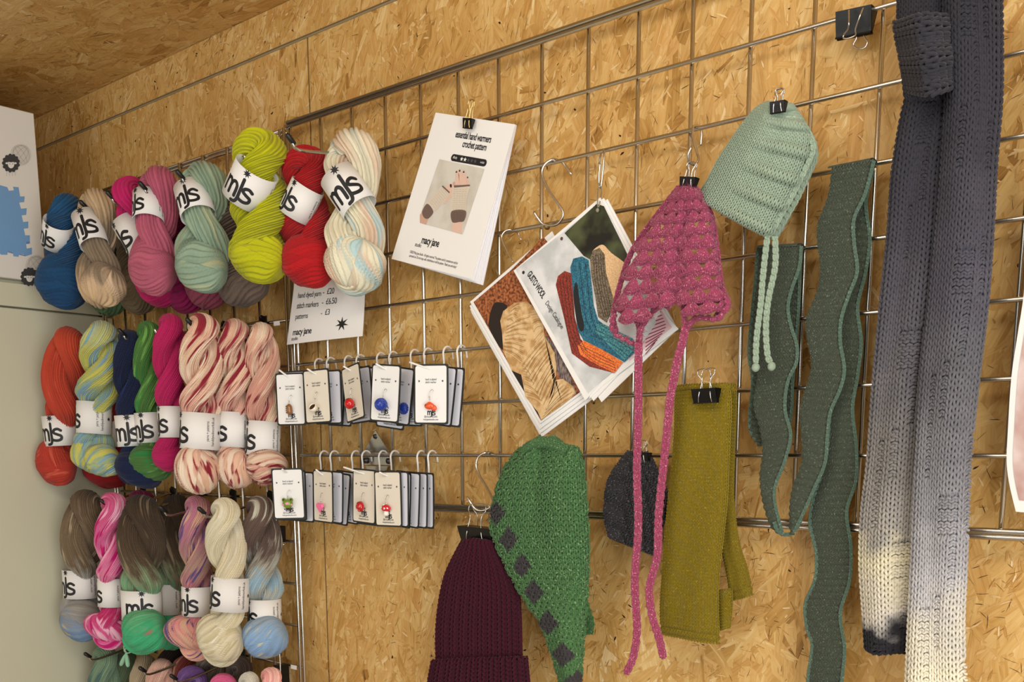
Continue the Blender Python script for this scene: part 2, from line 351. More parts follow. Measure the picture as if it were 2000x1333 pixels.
# ------------------------------------------------------------------ the room
WY = 0.03            # face of the wall behind the mesh panels
CEIL = ZO + 0.207
def chips(mb, org, eu, ev, en, u0, u1, v0, v1, n, bias, spread, seed, big=1.0, dark=0.026, layer=0.0):
    g = np.random.default_rng(seed)
    kind = g.random(n)
    l = np.where(kind < .55, g.uniform(.05, .15, n), g.uniform(.015, .06, n)) * big
    wd = np.where(kind < .55, g.uniform(.014, .05, n), g.uniform(.0015, .009, n)) * big
    th = np.radians(bias) + np.radians(spread) * g.standard_normal(n) * .6 + np.where(g.random(n) < .12, g.uniform(0, np.pi, n), 0)
    cu = g.uniform(u0 - .03, u1 + .03, n); cv = g.uniform(v0 - .03, v1 + .03, n)
    base = np.array([[-.5, -.5], [0, -.52], [.5, -.5], [.5, -.22], [.5, .1], [.5, .5], [0, .5], [-.5, .5], [-.5, .2], [-.5, -.15]])
    e = base[None] + np.stack([g.uniform(-.14, .14, (n, 10)), g.uniform(-.09, .09, (n, 10))], -1)
    sl = g.uniform(-.5, .5, (n, 1)) * (wd / l)[:, None] * 1.5
    X = e[..., 0] * l[:, None] + sl * e[..., 1] * wd[:, None]; Y = e[..., 1] * wd[:, None]
    c, s = np.cos(th)[:, None], np.sin(th)[:, None]
    U = np.clip(cu[:, None] + X * c - Y * s, u0, u1); Vv = np.clip(cv[:, None] + X * s + Y * c, v0, v1)
    hgt = (1 - (l * wd) / (l * wd).max()) * .0008 + g.uniform(0, .0005, n) + layer
    tx, ty = g.normal(0, .008, n), g.normal(0, .008, n)
    H = hgt[:, None] + np.clip(X * tx[:, None] + Y * ty[:, None], -.0003, .0003)
    P = np.asarray(org) + U[..., None] * np.asarray(eu) + Vv[..., None] * np.asarray(ev) + H[..., None] * np.asarray(en)
    tone = np.clip(g.normal(.64, .09, n), .33, .9); tone = np.where(g.random(n) < .035, g.uniform(.25, .42, n), tone)
    hue = np.clip(g.normal(.05, .2, n), 0, 1)
    uv = np.stack([X + g.uniform(0, 50, (n, 1)), Y + g.uniform(0, 50, (n, 1))], -1)
    colr = np.stack([np.repeat(tone[:, None], 10, 1), np.repeat(hue[:, None], 10, 1), np.zeros((n, 10))], -1)
    keep = (np.ptp(U, axis=1) > .001) & (np.ptp(Vv, axis=1) > .001)
    P, uv, colr = P[keep], uv[keep], colr[keep]; k = len(P)
    mb.add(P.reshape(-1, 3), np.arange(k * 10).reshape(k, 10), 0, uv=uv.reshape(-1, 2), col=colr.reshape(-1, 3))
    # fissures between strands and small bright flakes, in loose clusters
    for cnt, lr, wr, tr_, sp_, ly in ((int(n * .42), (.004, .018), (.0002, .0007), (-.12, .24), 50, .00145), (int(n * .75), (.004, .018), (.0008, .0034), (.42, .98), 60, .0014)):
        nc_ = max(3, cnt // 22); ccu = g.uniform(u0, u1, nc_); ccv = g.uniform(v0, v1, nc_); ci = g.integers(0, nc_, cnt)
        cu = np.where(g.random(cnt) < .6, ccu[ci] + g.normal(0, .028, cnt), g.uniform(u0, u1, cnt)); cv = np.where(g.random(cnt) < .6, ccv[ci] + g.normal(0, .028, cnt), g.uniform(v0, v1, cnt))
        l = g.uniform(*lr, cnt) * big; wd = g.uniform(*wr, cnt) * big; th = np.radians(bias + sp_ * g.standard_normal(cnt))
        b6 = np.array([[-.5, 0], [-.2, -.5], [.25, -.45], [.5, .05], [.2, .5], [-.25, .45]]); e = b6[None] + g.uniform(-.12, .12, (cnt, 6, 2))
        X = e[..., 0] * l[:, None]; Y = e[..., 1] * wd[:, None] + (.12 * l[:, None] * (e[..., 0] ** 2) * g.choice([-1, 1], (cnt, 1))); c, s = np.cos(th)[:, None], np.sin(th)[:, None]
        U = np.clip(cu[:, None] + X * c - Y * s, u0, u1); Vv = np.clip(cv[:, None] + X * s + Y * c, v0, v1)
        P = np.asarray(org) + U[..., None] * np.asarray(eu) + Vv[..., None] * np.asarray(ev) + (ly + layer + g.uniform(0, .00015, (cnt, 1, 1))) * np.asarray(en)
        tn = g.uniform(*tr_, cnt); kp = (np.ptp(U, axis=1) > .0001) & (np.ptp(Vv, axis=1) > .0001); k = int(kp.sum())
        mb.add(P[kp].reshape(-1, 3), np.arange(k * 6).reshape(k, 6), 0, uv=(np.stack([X, Y], -1) + g.uniform(0, 50, (cnt, 1, 2)))[kp].reshape(-1, 2), col=np.repeat(np.stack([tn, tn * 0 + .3, tn * 0], -1)[kp][:, None], 6, 1).reshape(-1, 3))
    # bark specks
    nd = int(n * dark); th = g.uniform(0, np.pi, nd); l = g.uniform(.0015, .009, nd); wd = np.minimum(g.uniform(.001, .0032, nd), l)
    cu = g.uniform(u0 + .01, u1 - .01, nd); cv = g.uniform(v0 + .01, v1 - .01, nd)
    a = np.linspace(0, 2 * np.pi, 7, endpoint=False); R = g.uniform(.7, 1.2, (nd, 7))
    R = R * g.uniform(.6, 1.3, (nd, 7)); X = np.cos(a) * R * l[:, None] / 2; Y = np.sin(a) * R * wd[:, None] / 2; c, s = np.cos(th)[:, None], np.sin(th)[:, None]
    P = np.asarray(org) + (cu[:, None] + X * c - Y * s)[..., None] * np.asarray(eu) + (cv[:, None] + X * s + Y * c)[..., None] * np.asarray(ev) + (.0016 + layer) * np.asarray(en)
    mb.add(P.reshape(-1, 3), np.arange(nd * 7).reshape(nd, 7), 0, uv=np.zeros((nd * 7, 2)) + 3.0, col=np.tile([[-.28, .2, 0]], (nd * 7, 1)))
def slabbox(mb, lo, hi, tone=.45):
    lo, hi = np.array(lo, float), np.array(hi, float)
    n0 = mb.n; box(mb, (lo + hi) / 2, hi - lo)
    mb.uv[-1] = mb.V[-1][:, [0, 2]] * 1.0; mb.c[-1] = np.tile([[tone, .2, 0]], (8, 1))
XL, XR = -1.35, 2.6
mb = MB()
slabbox(mb, (XL, WY, 0), (XR, WY + .018, CEIL + .02))
en = (0, -1, 0)
sy = ZO + .142
chips(mb, (0, WY, 0), (1, 0, 0), (0, 0, 1), en, -1.2, 1.75, sy, CEIL, 1700, 62, 38, 1)
chips(mb, (0, WY, 0), (1, 0, 0), (0, 0, 1), en, -1.2, .018, .95, sy, 8000, 84, 26, 2)
chips(mb, (0, WY, 0), (1, 0, 0), (0, 0, 1), en, .018, 1.75, .95, sy, 11500, 72, 40, 3)
chips(mb, (0, WY, 0), (1, 0, 0), (0, 0, 1), en, 1.75, XR, 0, CEIL, 5200, 70, 46, 4, big=1.3)
chips(mb, (0, WY, 0), (1, 0, 0), (0, 0, 1), en, XL, 1.75, 0, .95, 8000, 80, 40, 5, big=1.3)
struct(mb.build('wall_back', OSB, smooth=False), 'oriented strand board wall behind the wire mesh panels', 'wall')
mb = MB(); slabbox(mb, (XL, -2.6, CEIL + .002), (XR, WY + .018, CEIL + .022))
chips(mb, (0, 0, CEIL + .002), (1, 0, 0), (0, 1, 0), (0, 0, -1), XL, XR, -1.5, WY, 15000, 4, 26, 6, dark=.008)
chips(mb, (0, 0, CEIL + .002), (1, 0, 0), (0, 1, 0), (0, 0, -1), XL, XR, -2.6, -1.5, 3500, 4, 26, 8, big=1.4)
struct(mb.build('ceiling', OSB, smooth=False), 'oriented strand board ceiling with long horizontal strands', 'ceiling')
mb = MB(); slabbox(mb, (XL - .018, -2.6, 0), (XL, WY + .018, CEIL + .02))
chips(mb, (XL, 0, 0), (0, 1, 0), (0, 0, 1), (1, 0, 0), -2.6, WY, 0, CEIL, 5000, 80, 40, 9, big=1.3)
struct(mb.build('wall_left', OSB, smooth=False), 'oriented strand board side wall behind the cream cabinet', 'wall')
mb = MB(); box(mb, (.62, -1.28, -.01), (4, 2.66, .02))
struct(mb.build('floor', mat('grey_floor', '#b5aa98', .7, var=.1, vscale=6), smooth=False), 'plain grey floor', 'floor')
SEAM = mat('seam_filler', '#8f7f60', .6, var=.2, vscale=30)
mb = MB(); box(mb, ((XL + XR) / 2, WY - .0008, sy), (XR - XL, .003, .0052)); box(mb, ((XL + XR) / 2, WY - .0026, sy + .0012), (XR - XL, .0007, .0012), 1)
struct(mb.build('trim_1', [SEAM, mat('board_gap', '#6b5430', .9)], smooth=False), 'long horizontal joint strip between two wall boards', 'trim')
mb = MB(); box(mb, (.018, WY - .0012, sy / 2), (.0014, .002, sy - .006))
struct(mb.build('trim_2', mat('board_gap', '#7d6136', .9), smooth=False), 'thin dark vertical joint between two wall boards', 'trim')

# ------------------------------------------------------------------ cabinet and boxed mats in the corner
CX = -.66
cab = thing('cabinet', 'tall cream cabinet in the left corner, plain flat doors', 'cabinet', (CX - .25, -.7, 0))
mb = MB(); box(mb, (CX - .27, -.72, .895), (.5, 1.45, 1.79), 0)
mb.build('carcass', CREAM, cab, smooth=False)
mb = MB(); box(mb, (CX - .0095, -.72, (1.756 + 1.802) / 2), (.019, 1.49, .046 - .0012), 0, bev=.001); mb.build('top_rail', CREAM, cab, smooth=False)
mb = MB(); box(mb, (CX - .0095, -.72, 1.754 / 2 + .03), (.019, 1.49, 1.754 - .0625), 0, bev=.001); mb.build('door', CREAM, cab, smooth=False)
mb = MB(); box(mb, (CX - .27, -.72, 1.7995), (.502, 1.49, .019), 0); mb.build('top_panel', CREAM, cab, smooth=False)

bx = thing('cardboard_box', 'white cardboard box printed with sheep and a blue foam mat, on the cream cabinet', 'box', (CX - .02, -.33, 1.81))
BX = CX + .001
pe = onx(68, 222, BX); pb = onx(90, 553, BX)
yb, zt, zb = (pe[1] + pb[1]) / 2, pe[2], 1.8095
CARD = mat('printed_white_card', '#dedbd3', .6, var=.02, vscale=12)
mb = MB(); box(mb, (BX - .06, yb - .21, (zt + zb) / 2), (.12, .42, zt - zb), 0, bev=.0015)
mb.build('carton', CARD, bx, smooth=False)
def bface(k): return lambda Q: np.stack([np.full(len(Q), BX + .0003 * k + .0002), Q[:, 0], Q[:, 1]], 1)
def bpx(pts): return np.array([onx(x, y, BX)[1:] for x, y in pts])
MATB = mat('blue_foam_print', '#6f9cc9', .6, var=.12, vscale=9); DKP = mat('charcoal_print', '#3a3a3c', .6); PALE = mat('pale_grey_print', '#cdc9c2', .6); FACE = mat('off_white_print', '#e4e1da', .6)
MSH = mat('slate_blue_print', '#6a7fae', .6)
# blue interlocking mat print with jigsaw edge (right side down, then bottom)
edge = [(-60, 352), (0, 362), (14, 366), (17, 373), (27, 372), (25, 365), (36, 366), (39, 384), (48, 384), (47, 395), (37, 396), (41, 408), (52, 407), (51, 420), (42, 421), (45, 434), (55, 433), (55, 446), (46, 447), (49, 460), (58, 460), (58, 472), (50, 473), (52, 486), (62, 484), (62, 497), (49, 501), (46, 497), (37, 496), (36, 502), (26, 501), (25, 494), (15, 492), (14, 498), (2, 498), (0, 496), (-60, 484)]
mb = MB(); E_ = bpx(edge); mb.add(bface(1)(E_), [list(range(len(E_)))], 0)
sh = bpx([(50, 473), (58, 472), (58, 476), (51, 477)]); mb.add(bface(2)(sh), [[0, 1, 2, 3]], 1)
for a, b in (((37, 496), (49, 499)), ((15, 491), (25, 494))):
    q = bpx([a, b, (b[0], b[1] + 2), (a[0], a[1] + 2)]); mb.add(bface(2)(q), [[0, 1, 2, 3]], 1)
mb.build('printed_mat', [MATB, MSH], bx, smooth=False)
def sheep(cx, cy, r, ball):
    mb = MB(); th = np.linspace(0, 2 * np.pi, 73)[:-1]
    def C(px, py, rx, ry, k, mi, lob=0.0):
        rr = 1 + lob * np.abs(np.sin(6.5 * th)) - lob * .5
        P = bpx([(px + rx * a * math.cos(t), py + ry * a * math.sin(t)) for t, a in zip(th, rr)]); mb.add(bface(k)(P), [list(range(len(P)))], mi)
    C(ball[0], ball[1], r * 1.25, r * 1.3, 1, 1)
    for q in range(8):
        x0, y0 = ball; ro = -.6 if q % 2 else .7; kx = (q - 3.5) / 4.2
        p = [(x0 + 1.15 * r * (kx * math.cos(s) * math.cos(ro) - math.sin(s) * math.sin(ro)), y0 + 1.2 * r * (kx * math.cos(s) * math.sin(ro) + math.sin(s) * math.cos(ro))) for s in np.linspace(-1.45, 1.45, 7)]
        stroke(mb, p, 0.8, lambda Q: bface(2)(bpx(Q)), 3)
    for q in (-.5, -.17, .17, .5): stroke(mb, [(cx + q * r, cy + r * .8), (cx + q * r, cy + r * 1.45)], r * .13, lambda Q: bface(2)(bpx(Q)), 1)
    C(cx, cy, r, r * 1.05, 3, 0, .16); C(cx, cy + .12 * r, r * .38, r * .5, 4, 2); C(cx - .5 * r, cy + .02 * r, r * .17, r * .11, 4, 2); C(cx + .5 * r, cy + .02 * r, r * .17, r * .11, 4, 2)
    C(cx, cy - .3 * r, r * .46, r * .2, 5, 0)
    for q in (-.16, .16): C(cx + q * r, cy + .1 * r, r * .05, r * .05, 6, 0)
    mb.build('printed_sheep', [DKP, PALE, FACE, mat('grey_line_print', '#b3aea6', .6)], bx, smooth=False)
sheep(21, 319, 16.5, (40, 303)); sheep(57, 541, 16.5, (70, 520))

# ------------------------------------------------------------------ wire mesh panels
RW = 0.0027
def rod(mb, a, b, r=RW, mi=0): addtube(mb, [a, np.add(a, np.subtract(b, a) * .5), b], r, 8, mi=mi)
main = thing('wire_mesh_panel', 'wide chrome wire mesh panel holding the knitwear and booklets', 'mesh panel', (.9, 0, ZO - .61))
fr, lw, sw = MB(), MB(), MB(); X1 = 24 * PITCH
for j in range(1, 8): rod(lw, (0, -.003, ZO - j * PITCH), (X1, -.003, ZO - j * PITCH))
for i in range(1, 24): rod(sw, (i * PITCH, .0025, ZO + .0), (i * PITCH, .0025, ZO - 8 * PITCH))
for z in (0.0, .0063, -8 * PITCH, -8 * PITCH - .0063): rod(fr, (-.004, -.003, ZO + z), (X1 + .011, -.003, ZO + z), .0031)
for x in (-.003, -.014, X1, X1 + .011): rod(fr, (x, .0025, ZO + .0063), (x, .0025, ZO - 8 * PITCH - .0063), .0029)
fr.build('frame', CHROME, main); lw.build('horizontal_wires', CHROME, main); sw.build('vertical_wires', CHROME, main)
side = thing('wire_mesh_panel', 'narrow upright chrome wire mesh panel holding the yarn skeins', 'mesh panel', (-.33, 0, .6))
fr, lw, sw = MB(), MB(), MB(); ZB = ZO - 19 * PITCH
for j in range(1, 19): rod(sw, (-.020 - 8 * PITCH, .0025, ZO - j * PITCH), (-.020, .0025, ZO - j * PITCH))
for k in range(0, 9): rod(lw, (-.024 - k * PITCH, -.003, ZO), (-.024 - k * PITCH, -.003, ZB))
for x in (-.024 + .011, -.024 - 8 * PITCH - .011): rod(fr, (x, -.003, ZO), (x, -.003, ZB), .0029)
for z in (0, -.0062): rod(fr, (-.645, .0025, ZO + z), (-.012, .0025, ZO + z), .0029)
rod(fr, (-.645, .0025, ZB), (-.012, .0025, ZB), .0029)
fr.build('frame', CHROME, side); lw.build('vertical_wires', CHROME, side); sw.build('horizontal_wires', CHROME, side)
# folding steel corner bracket that holds the panel to the wall
brk = thing('metal_bracket', 'bright folded steel bracket screwed to the wall behind the lower hooks', 'bracket', at(738, 890, .02))
mb = MB(); Yb = .018
def bq(pts, Y, mi=0, th=.0015): slab(mb, [at(x, y, Y if not isinstance(Y, (list, tuple)) else Y[i]) for i, (x, y) in enumerate(pts)], (0, -1, 0), th, mi)
bq([(733, 841), (711, 883), (759, 883)][::-1], [.008, .016, .018][::-1]); bq([(709, 884), (761, 885), (764, 909), (712, 908)], .014)
bq([(714, 911), (757, 911), (748, 936), (722, 934)], .02)
mb.build('bracket_plate', mat('galvanised_steel', '#c3c5c6', .28, 1.0, var=.12, vscale=30), brk, smooth=False)
for (x, y) in ((733, 852), (713, 900), (758, 901)):
    mb = MB(); c = at(x, y, .011); lathe(mb, c, (0, -1, 0), [(0, .0022), (.0016, .0022), (.0018, .0015), (.0045, .0014), (.0052, 0), (.0052, -.002)], 18, 0)
    mb.build('screw', mat('dark_screw', '#6d6d70', .35, 1.0), brk)
# ------------------------------------------------------------------ yarn skeins
def skein(label, group, top, bot, Wpx, Y, m, ns=22, turns=1.25, phi=0.0, sense=1, tau=.0, band=None, knob=None, seed=0, tw=.9, toploop=.9, chunky=False):
    g = np.random.default_rng(seed + 11)
    T = at(top[0], top[1], Y); Bm = at(bot[0], bot[1], bot[2] if len(bot) > 2 else Y)
    mid = (T + Bm) / 2; L = np.linalg.norm(Bm - T); ax = nrm(Bm - T); W = Wpx * mpp(mid)
    e1, e2 = viewframe(mid); e1 = nrm(e1 - ax * (e1 @ ax)); e2 = np.cross(e1, ax) ; e2 = e2 if e2 @ (CAM - mid) > 0 else -e2
    root = thing('yarn_skein', label, 'yarn skein', T + ax * W * .42, group)
    rx0, ry0, d0 = (W * .29, W * .35, W * .235) if chunky else (W * .275, W * .345, W * .24)
    if not chunky: turns *= 1.12
    zt = d0 * toploop + rx0 * .92; zb = L - (d0 + rx0) * .95
    # stadium path
    na = 14; nz = int(np.clip((zb - zt) / .0030, 30, 90))
    th = np.linspace(0, np.pi, na + 2)[1:-1]
    zs = np.linspace(zb, zt, nz)
    path = [(1, z, 1, 0) for z in zs] + [(math.cos(a), zt - math.sin(a) * d0 * toploop, math.cos(a), -math.sin(a)) for a in th] + \
           [(-1, z, -1, 0) for z in zs[::-1]] + [(-math.cos(a), zb + math.sin(a) * d0, -math.cos(a), math.sin(a)) for a in th]
    Pp = np.array(path); n = len(Pp); zz = Pp[:, 1] / L
    prof = np.interp(zz, [0, .12, .3, .8, 1], [.86, .95, 1, 1, .95])
    lobe = None
    if band and chunky:
        bc = at(band[0], band[1], Y); zl = float((bc - T) @ ax) / L; sd_ = -1 if (bc - T) @ e1 < 0 else 1
        kk = 2 * np.pi * turns * d0 / L; sense = 1 if band[4] >= 0 else -1
        sa = min(.96, abs(math.tan(math.radians(band[4]))) / kk); aa = math.atan2(sa, sd_ * math.sqrt(1 - sa * sa)); phi = aa - 2 * np.pi * turns * sense * zl
        prof = prof * (1 - .14 * np.exp(-((zz - zl) / (.6 * band[3] * mpp(mid) / L)) ** 4))
        lobe = (T + ax * (zl * L) + d0 * .86 * (math.cos(aa) * e1 + math.sin(aa) * e2), -nrm(ax + kk * sense * (-math.sin(aa) * e1 + math.cos(aa) * e2)), max(rx0, ry0) * .86 * 1.08)
    if band and not chunky:
        bc = at(band[0], band[1], Y); bz = float((bc - T) @ ax) / L; br = band[2] / 2 * mpp(mid)
        pin = min(1.0, br * .83 / (d0 + rx0)); hw = band[3] / 2 * mpp(mid) / L
        prof = prof * (1 - (1 - pin) * np.exp(-((zz - bz) / (hw * 1.25)) ** 4))
        bend = np.exp(-((zz - bz) / .22) ** 2)[:, None] * (bc - T - ax * (bz * L))
    ang = phi + 2 * np.pi * turns * sense * zz
    o = np.cos(ang)[:, None] * e1 + np.sin(ang)[:, None] * e2; b = -np.sin(ang)[:, None] * e1 + np.cos(ang)[:, None] * e2
    C = T + Pp[:, 1:2] * ax + (bend if band and not chunky else 0) + (Pp[:, 0] * d0 * prof)[:, None] * o
    n3 = o * Pp[:, 2:3] + ax * Pp[:, 3:4]
    k = 6 if not chunky else 8; na_ = ns * k
    seg = np.linalg.norm(np.roll(C, -1, 0) - C, axis=1); s = np.concatenate([[0], np.cumsum(seg)[:-1]])
    s_norm = s / (s[-1] + seg[-1]); tv = round(tau + tw * 2)         # whole turns of the strands about the bundle
    wob = .06 * np.sin(2 * np.pi * s_norm * 3 + g.uniform(0, 6)) + .04 * np.sin(2 * np.pi * s_norm * 7 + g.uniform(0, 6))
    p0 = np.arange(na_) / k; sidph = np.broadcast_to(p0[None], (n, na_))
    jit = .12 * np.sin(p0[None] * 2.1 + s[:, None] * 70 + seed) * (2 * np.pi / ns)
    al = 2 * np.pi * p0[None] / ns - (2 * np.pi * tv * s_norm)[:, None] * (-sense if not chunky else 1) + wob[:, None] + jit
    amp = (np.pi / ns) * 1.35
    irr = 1 + .05 * np.sin(np.floor(sidph + .001) * 12.9898) * (np.pi / ns) * 6 * np.sin(s[:, None] * 40 + np.floor(sidph) * 3.3)
    f = (1 - amp * (1 - np.abs(np.sin(np.pi * sidph)) ** .6)) * irr
    lump = 1 + .04 * np.sin(3 * al + s[:, None] * 45 + seed) * np.sin(s[:, None] * 30 + seed)
    f = f * lump
    V = C[:, None] + (f * np.cos(al) * (rx0 * prof)[:, None])[..., None] * n3[:, None] + (f * np.sin(al) * (ry0 * prof)[:, None])[..., None] * b[:, None]
    sw = 2 * np.pi * .3 * W / ns
    uv = np.stack([sidph + 200, np.broadcast_to((s / sw)[:, None], f.shape)], -1)
    uv2 = np.stack([np.broadcast_to(zz[:, None], f.shape) + g.normal(0, .0, 1), np.full(f.shape, seed * .731 + 5)], -1)
    mb = MB(); mb.add(V.reshape(-1, 3), grid_faces(na_, n, True, True), 0, uv=uv.reshape(-1, 2), uv2=uv2.reshape(-1, 2))
    # tucked end loops at the bottom: fat ovals with strands running pole to pole
    for kn in (knob or []):
        kc = at(kn[0], kn[1], Y - (kn[5] if len(kn) > 5 else .01)); sp = mpp(kc); rr = np.array([kn[2] * sp / 2, kn[2] * sp * .42, kn[3] * sp / 2]); ro = math.radians(kn[4])
        pl = math.cos(ro) * e1 + math.sin(ro) * UP; tp = .34; axs = np.array([nrm(pl * math.cos(tp) + e2 * math.sin(tp)), nrm(e2 * math.cos(tp) - pl * math.sin(tp)), -math.sin(ro) * e1 + math.cos(ro) * UP])
        nn = max(14, int(2 * np.pi * (rr[1] + rr[2]) / 2 / (2 * np.pi * .33 * W / ns) * .92)); nu = nn * k; nv = 34; u = np.linspace(0, 2 * np.pi, nu, endpoint=False); v = np.linspace(.002, np.pi - .002, nv)
        U, Vv = np.meshgrid(u, v); ph = U / (2 * np.pi) * nn + nn * .10 * Vv + .5 * np.sin(3 * Vv + seed) + .25 * np.sin(5 * Vv + 2 * U)
        ff = 1 - (np.pi / nn) * 1.15 * (1 - np.abs(np.sin(np.pi * ph)) ** .75) * np.clip(np.sin(Vv) * 5, 0, 1) + .03 * np.sin(np.floor(ph) * 7.7)
        sx = np.cos(Vv); sy_ = np.sin(Vv) ** .7 * np.cos(U); sz = np.sin(Vv) ** .7 * np.sin(U)      # poles on local x
        S = np.stack([sx * rr[0] * (.96 + .04 * ff), sy_ * rr[1] * ff, sz * rr[2] * ff], -1)
        P = kc + S @ axs
        z2 = ((P - T) @ ax) / L
        mb.add(P.reshape(-1, 3), grid_faces(nu, nv, True), 0, uv=np.stack([ph + 320, Vv * rr[0] * 1.6 / sw], -1).reshape(-1, 2), uv2=np.stack([z2, np.full(z2.shape, seed * .731 + 5)], -1).reshape(-1, 2))
    # a few loose ends wandering over the surface
    mb.build('yarn', m, root)
    if band: label_band(root, band, Y, mpp(mid), ax, e1, e2, T, lobe)
    return root
STX = dict(a='yarns + patterns', b='handdyedinnorfolk.uk', c='@macyjanestudio', d='macyjanestudio.com')
def label_band(root, band, Y, sp, ax, e1, e2, T, lobe=None):
    cx, cy, wpx, hpx, tilt, beta0 = band[:6]
    c = at(cx, cy, Y); R = wpx * sp / 2; H = hpx * sp; t = math.radians(tilt); Rd = R * .93
    if lobe is not None: c, up, R = lobe; R = max(R, wpx * sp * .46); Rd = R
    else: up = nrm(math.cos(t) * UP + math.sin(t) * e1)
    e2 = nrm(e2 - up * (up @ e2)); rt = nrm(np.cross(up, e2)); rt = rt if rt @ e1 > 0 else -rt
    def S(Q, off=.0):
        Q = np.asarray(Q, float); be = Q[:, 0] / R; cr = np.cos(be); sr = np.sin(be)
        # beta measured from the viewer side
        return c + (sr * (R + off))[:, None] * rt + (cr * (Rd + off))[:, None] * e2 + Q[:, 1:2] * up
    nu = 64; mb = MB(); a = np.linspace(-np.pi, np.pi, nu, endpoint=False) * R
    rows = [(-H / 2, 0), (-H / 2, .0004), (0, .0004), (H / 2, .0004), (H / 2, 0), (0, 0)]
    V = np.concatenate([S(np.stack([a, np.full(nu, z)], 1), o) for z, o in rows]); mb.add(V, grid_faces(nu, len(rows), True, True))
    bnd = mb.build('paper_band', PAPERW, root)
    F = lambda Q: S(Q, .0007); b0 = beta0 * R; k = H / .056
    mb = MB(); logo(mb, F, b0, -.12 * H, H * .36, wd=.25); mb.build('printed_logo', INK, bnd, smooth=False)
    mb = MB(); x = b0 + H * 1.02
    text(mb, STX['a'], F, x, 0, H * .115, rot=90, sx=.8); text(mb, STX['b'], F, x + H * .16, 0, H * .125, rot=90, sx=.8)
    star(mb, F, x + H * .36, -.02 * H, H * .075); text(mb, STX['c'], F, x + H * .60, 0, H * .11, rot=90, sx=.8); text(mb, STX['d'], F, x + H * .74, 0, H * .11, rot=90, sx=.8)
    mb.build('printed_text', INK, bnd, smooth=False)

Gr = ['bulky skeins on the top row of hooks', 'twisted skeins on the second row of hooks', 'twisted skeins on the third row of hooks', 'skeins on the bottom row of hooks']
Y1, Y2 = -.10, -.045
def ym(n, *a, **k): return yarn_mat('yarn_' + n, *a, **k)
# top row (bulky)
skein('deep blue bulky skein, leftmost of the top row', Gr[0], (134, 377), (124, 604), 84, -.129, ym('blue', [(0, '#1b4d74'), (1, '#173f66')]), 19, 1.0, 2.6, -1, knob=[(122, 548, 96, 112, -28, .012)], band=(115, 455, 54, 52, 4, -.95), seed=1, chunky=True)
skein('taupe brown skein with a beige end, second in the top row', Gr[0], (190, 367), (196, 602), 82, -.126, ym('taupe', [(0, '#c0a885'), (.16, '#b39a78'), (.3, '#7b6c58'), (.68, '#857560'), (.8, '#bfa585'), (1, '#c9ac85')], ['#cdb495'], .1), 18, 1.1, .4, 1, knob=[(203, 556, 76, 84, 62, .012)], band=(172, 455, 50, 66, -15, -.55), seed=2, chunky=True)
skein('hot magenta bulky skein with its band low at the left, third in the top row', Gr[0], (243, 344), (318, 592, -.062), 80, -.128, ym('magenta', [(0, '#b31b5e'), (1, '#ad185a')], ['#a93a86'], .0), 19, 1.2, 2.2, 1, knob=[(320, 557, 92, 82, -20, -.062)], band=(229, 468, 62, 68, -14, -1.25), seed=3, chunky=True)
skein('dusty rose bulky skein, fourth in the top row', Gr[0], (315, 323), (296, 576), 88, -.120, ym('rose', [(0, '#a85168'), (1, '#ab596c')], ['#9d4a63'], .0), 19, 1.1, .6, 1, knob=[(298, 522, 90, 108, -12, .014)], band=(300, 408, 58, 56, -4, -1.15), seed=4, chunky=True)
skein('sage green bulky skein with beige flecks, fifth in the top row', Gr[0], (402, 315), (397, 571), 102, -.108, ym('sage', [(0, '#8b9c83'), (.5, '#8a9f88'), (1, '#859c88')], ['#a9ad88', '#78907d'], .35), 19, 1.1, .7, 1, knob=[(394, 520, 100, 104, -10, .014)], band=(369, 400, 60, 64, -16, -.55), seed=5, chunky=True)
skein('bright lime green bulky skein beside the corner of the wide panel', Gr[0], (507, 251), (510, 553), 118, -.122, ym('lime', [(0, '#b3b40c'), (1, '#adaf10')], ['#c9cf1e'], .0), 19, 1.3, 2.6, -1, knob=[(505, 500, 106, 100, -24, .012)], band=(493, 368, 92, 70, 27, -.35), seed=6, chunky=True)
skein('crimson red bulky skein behind the lime green one', Gr[0], (600, 284), (600, 560), 100, -.075, ym('red', [(0, '#a31015'), (1, '#a81218')]), 23, 1.1, 2.4, -1, knob=[(603, 510, 104, 102, -14, .01)], band=(594, 398, 70, 64, 27, -.95), seed=7, chunky=True)
skein('cream skein dyed with pale blue and peach, rightmost of the top row', Gr[0], (688, 250), (696, 577), 112, -.062, ym('snow', [(0, '#cfcab4'), (.4, '#d6cfb4'), (1, '#d3cfb6')], ['#a9c3c4', '#cdb49b'], .55), 19, 1.35, .5, 1, knob=[(694, 515, 98, 122, 68, .01)], band=(664, 388, 72, 80, -33, -.3), seed=8, chunky=True)
for lab, t, b_, w_, y_, c_, sd in (
        ('pale green skein end peeking out below the taupe skein', (206, 400), (209, 617), 72, -.045, '#56754f', 21),
        ('brown skein end peeking out below the magenta skein', (262, 395), (268, 613), 66, -.03, '#7b6a51', 22),
        ('darker magenta skein behind the hot magenta one', (362, 385), (362, 612), 76, -.04, '#8c1650', 23),
        ('dusty rose skein behind, below the sage green one', (400, 372), (402, 605), 74, -.04, '#8d4355', 24),
        ('dark taupe skein behind, between the sage and lime skeins', (468, 345), (474, 598), 96, -.045, '#6a5b50', 25)):
    skein(lab, 'skeins hanging behind the top row', t, b_, w_, y_, ym('back%d' % sd, [(0, c_), (1, c_)]), 15, 1.1, sd, 1, knob=[(b_[0], b_[1] - 45, w_ * 1.05, 86, 20, .004)], seed=sd, chunky=True)
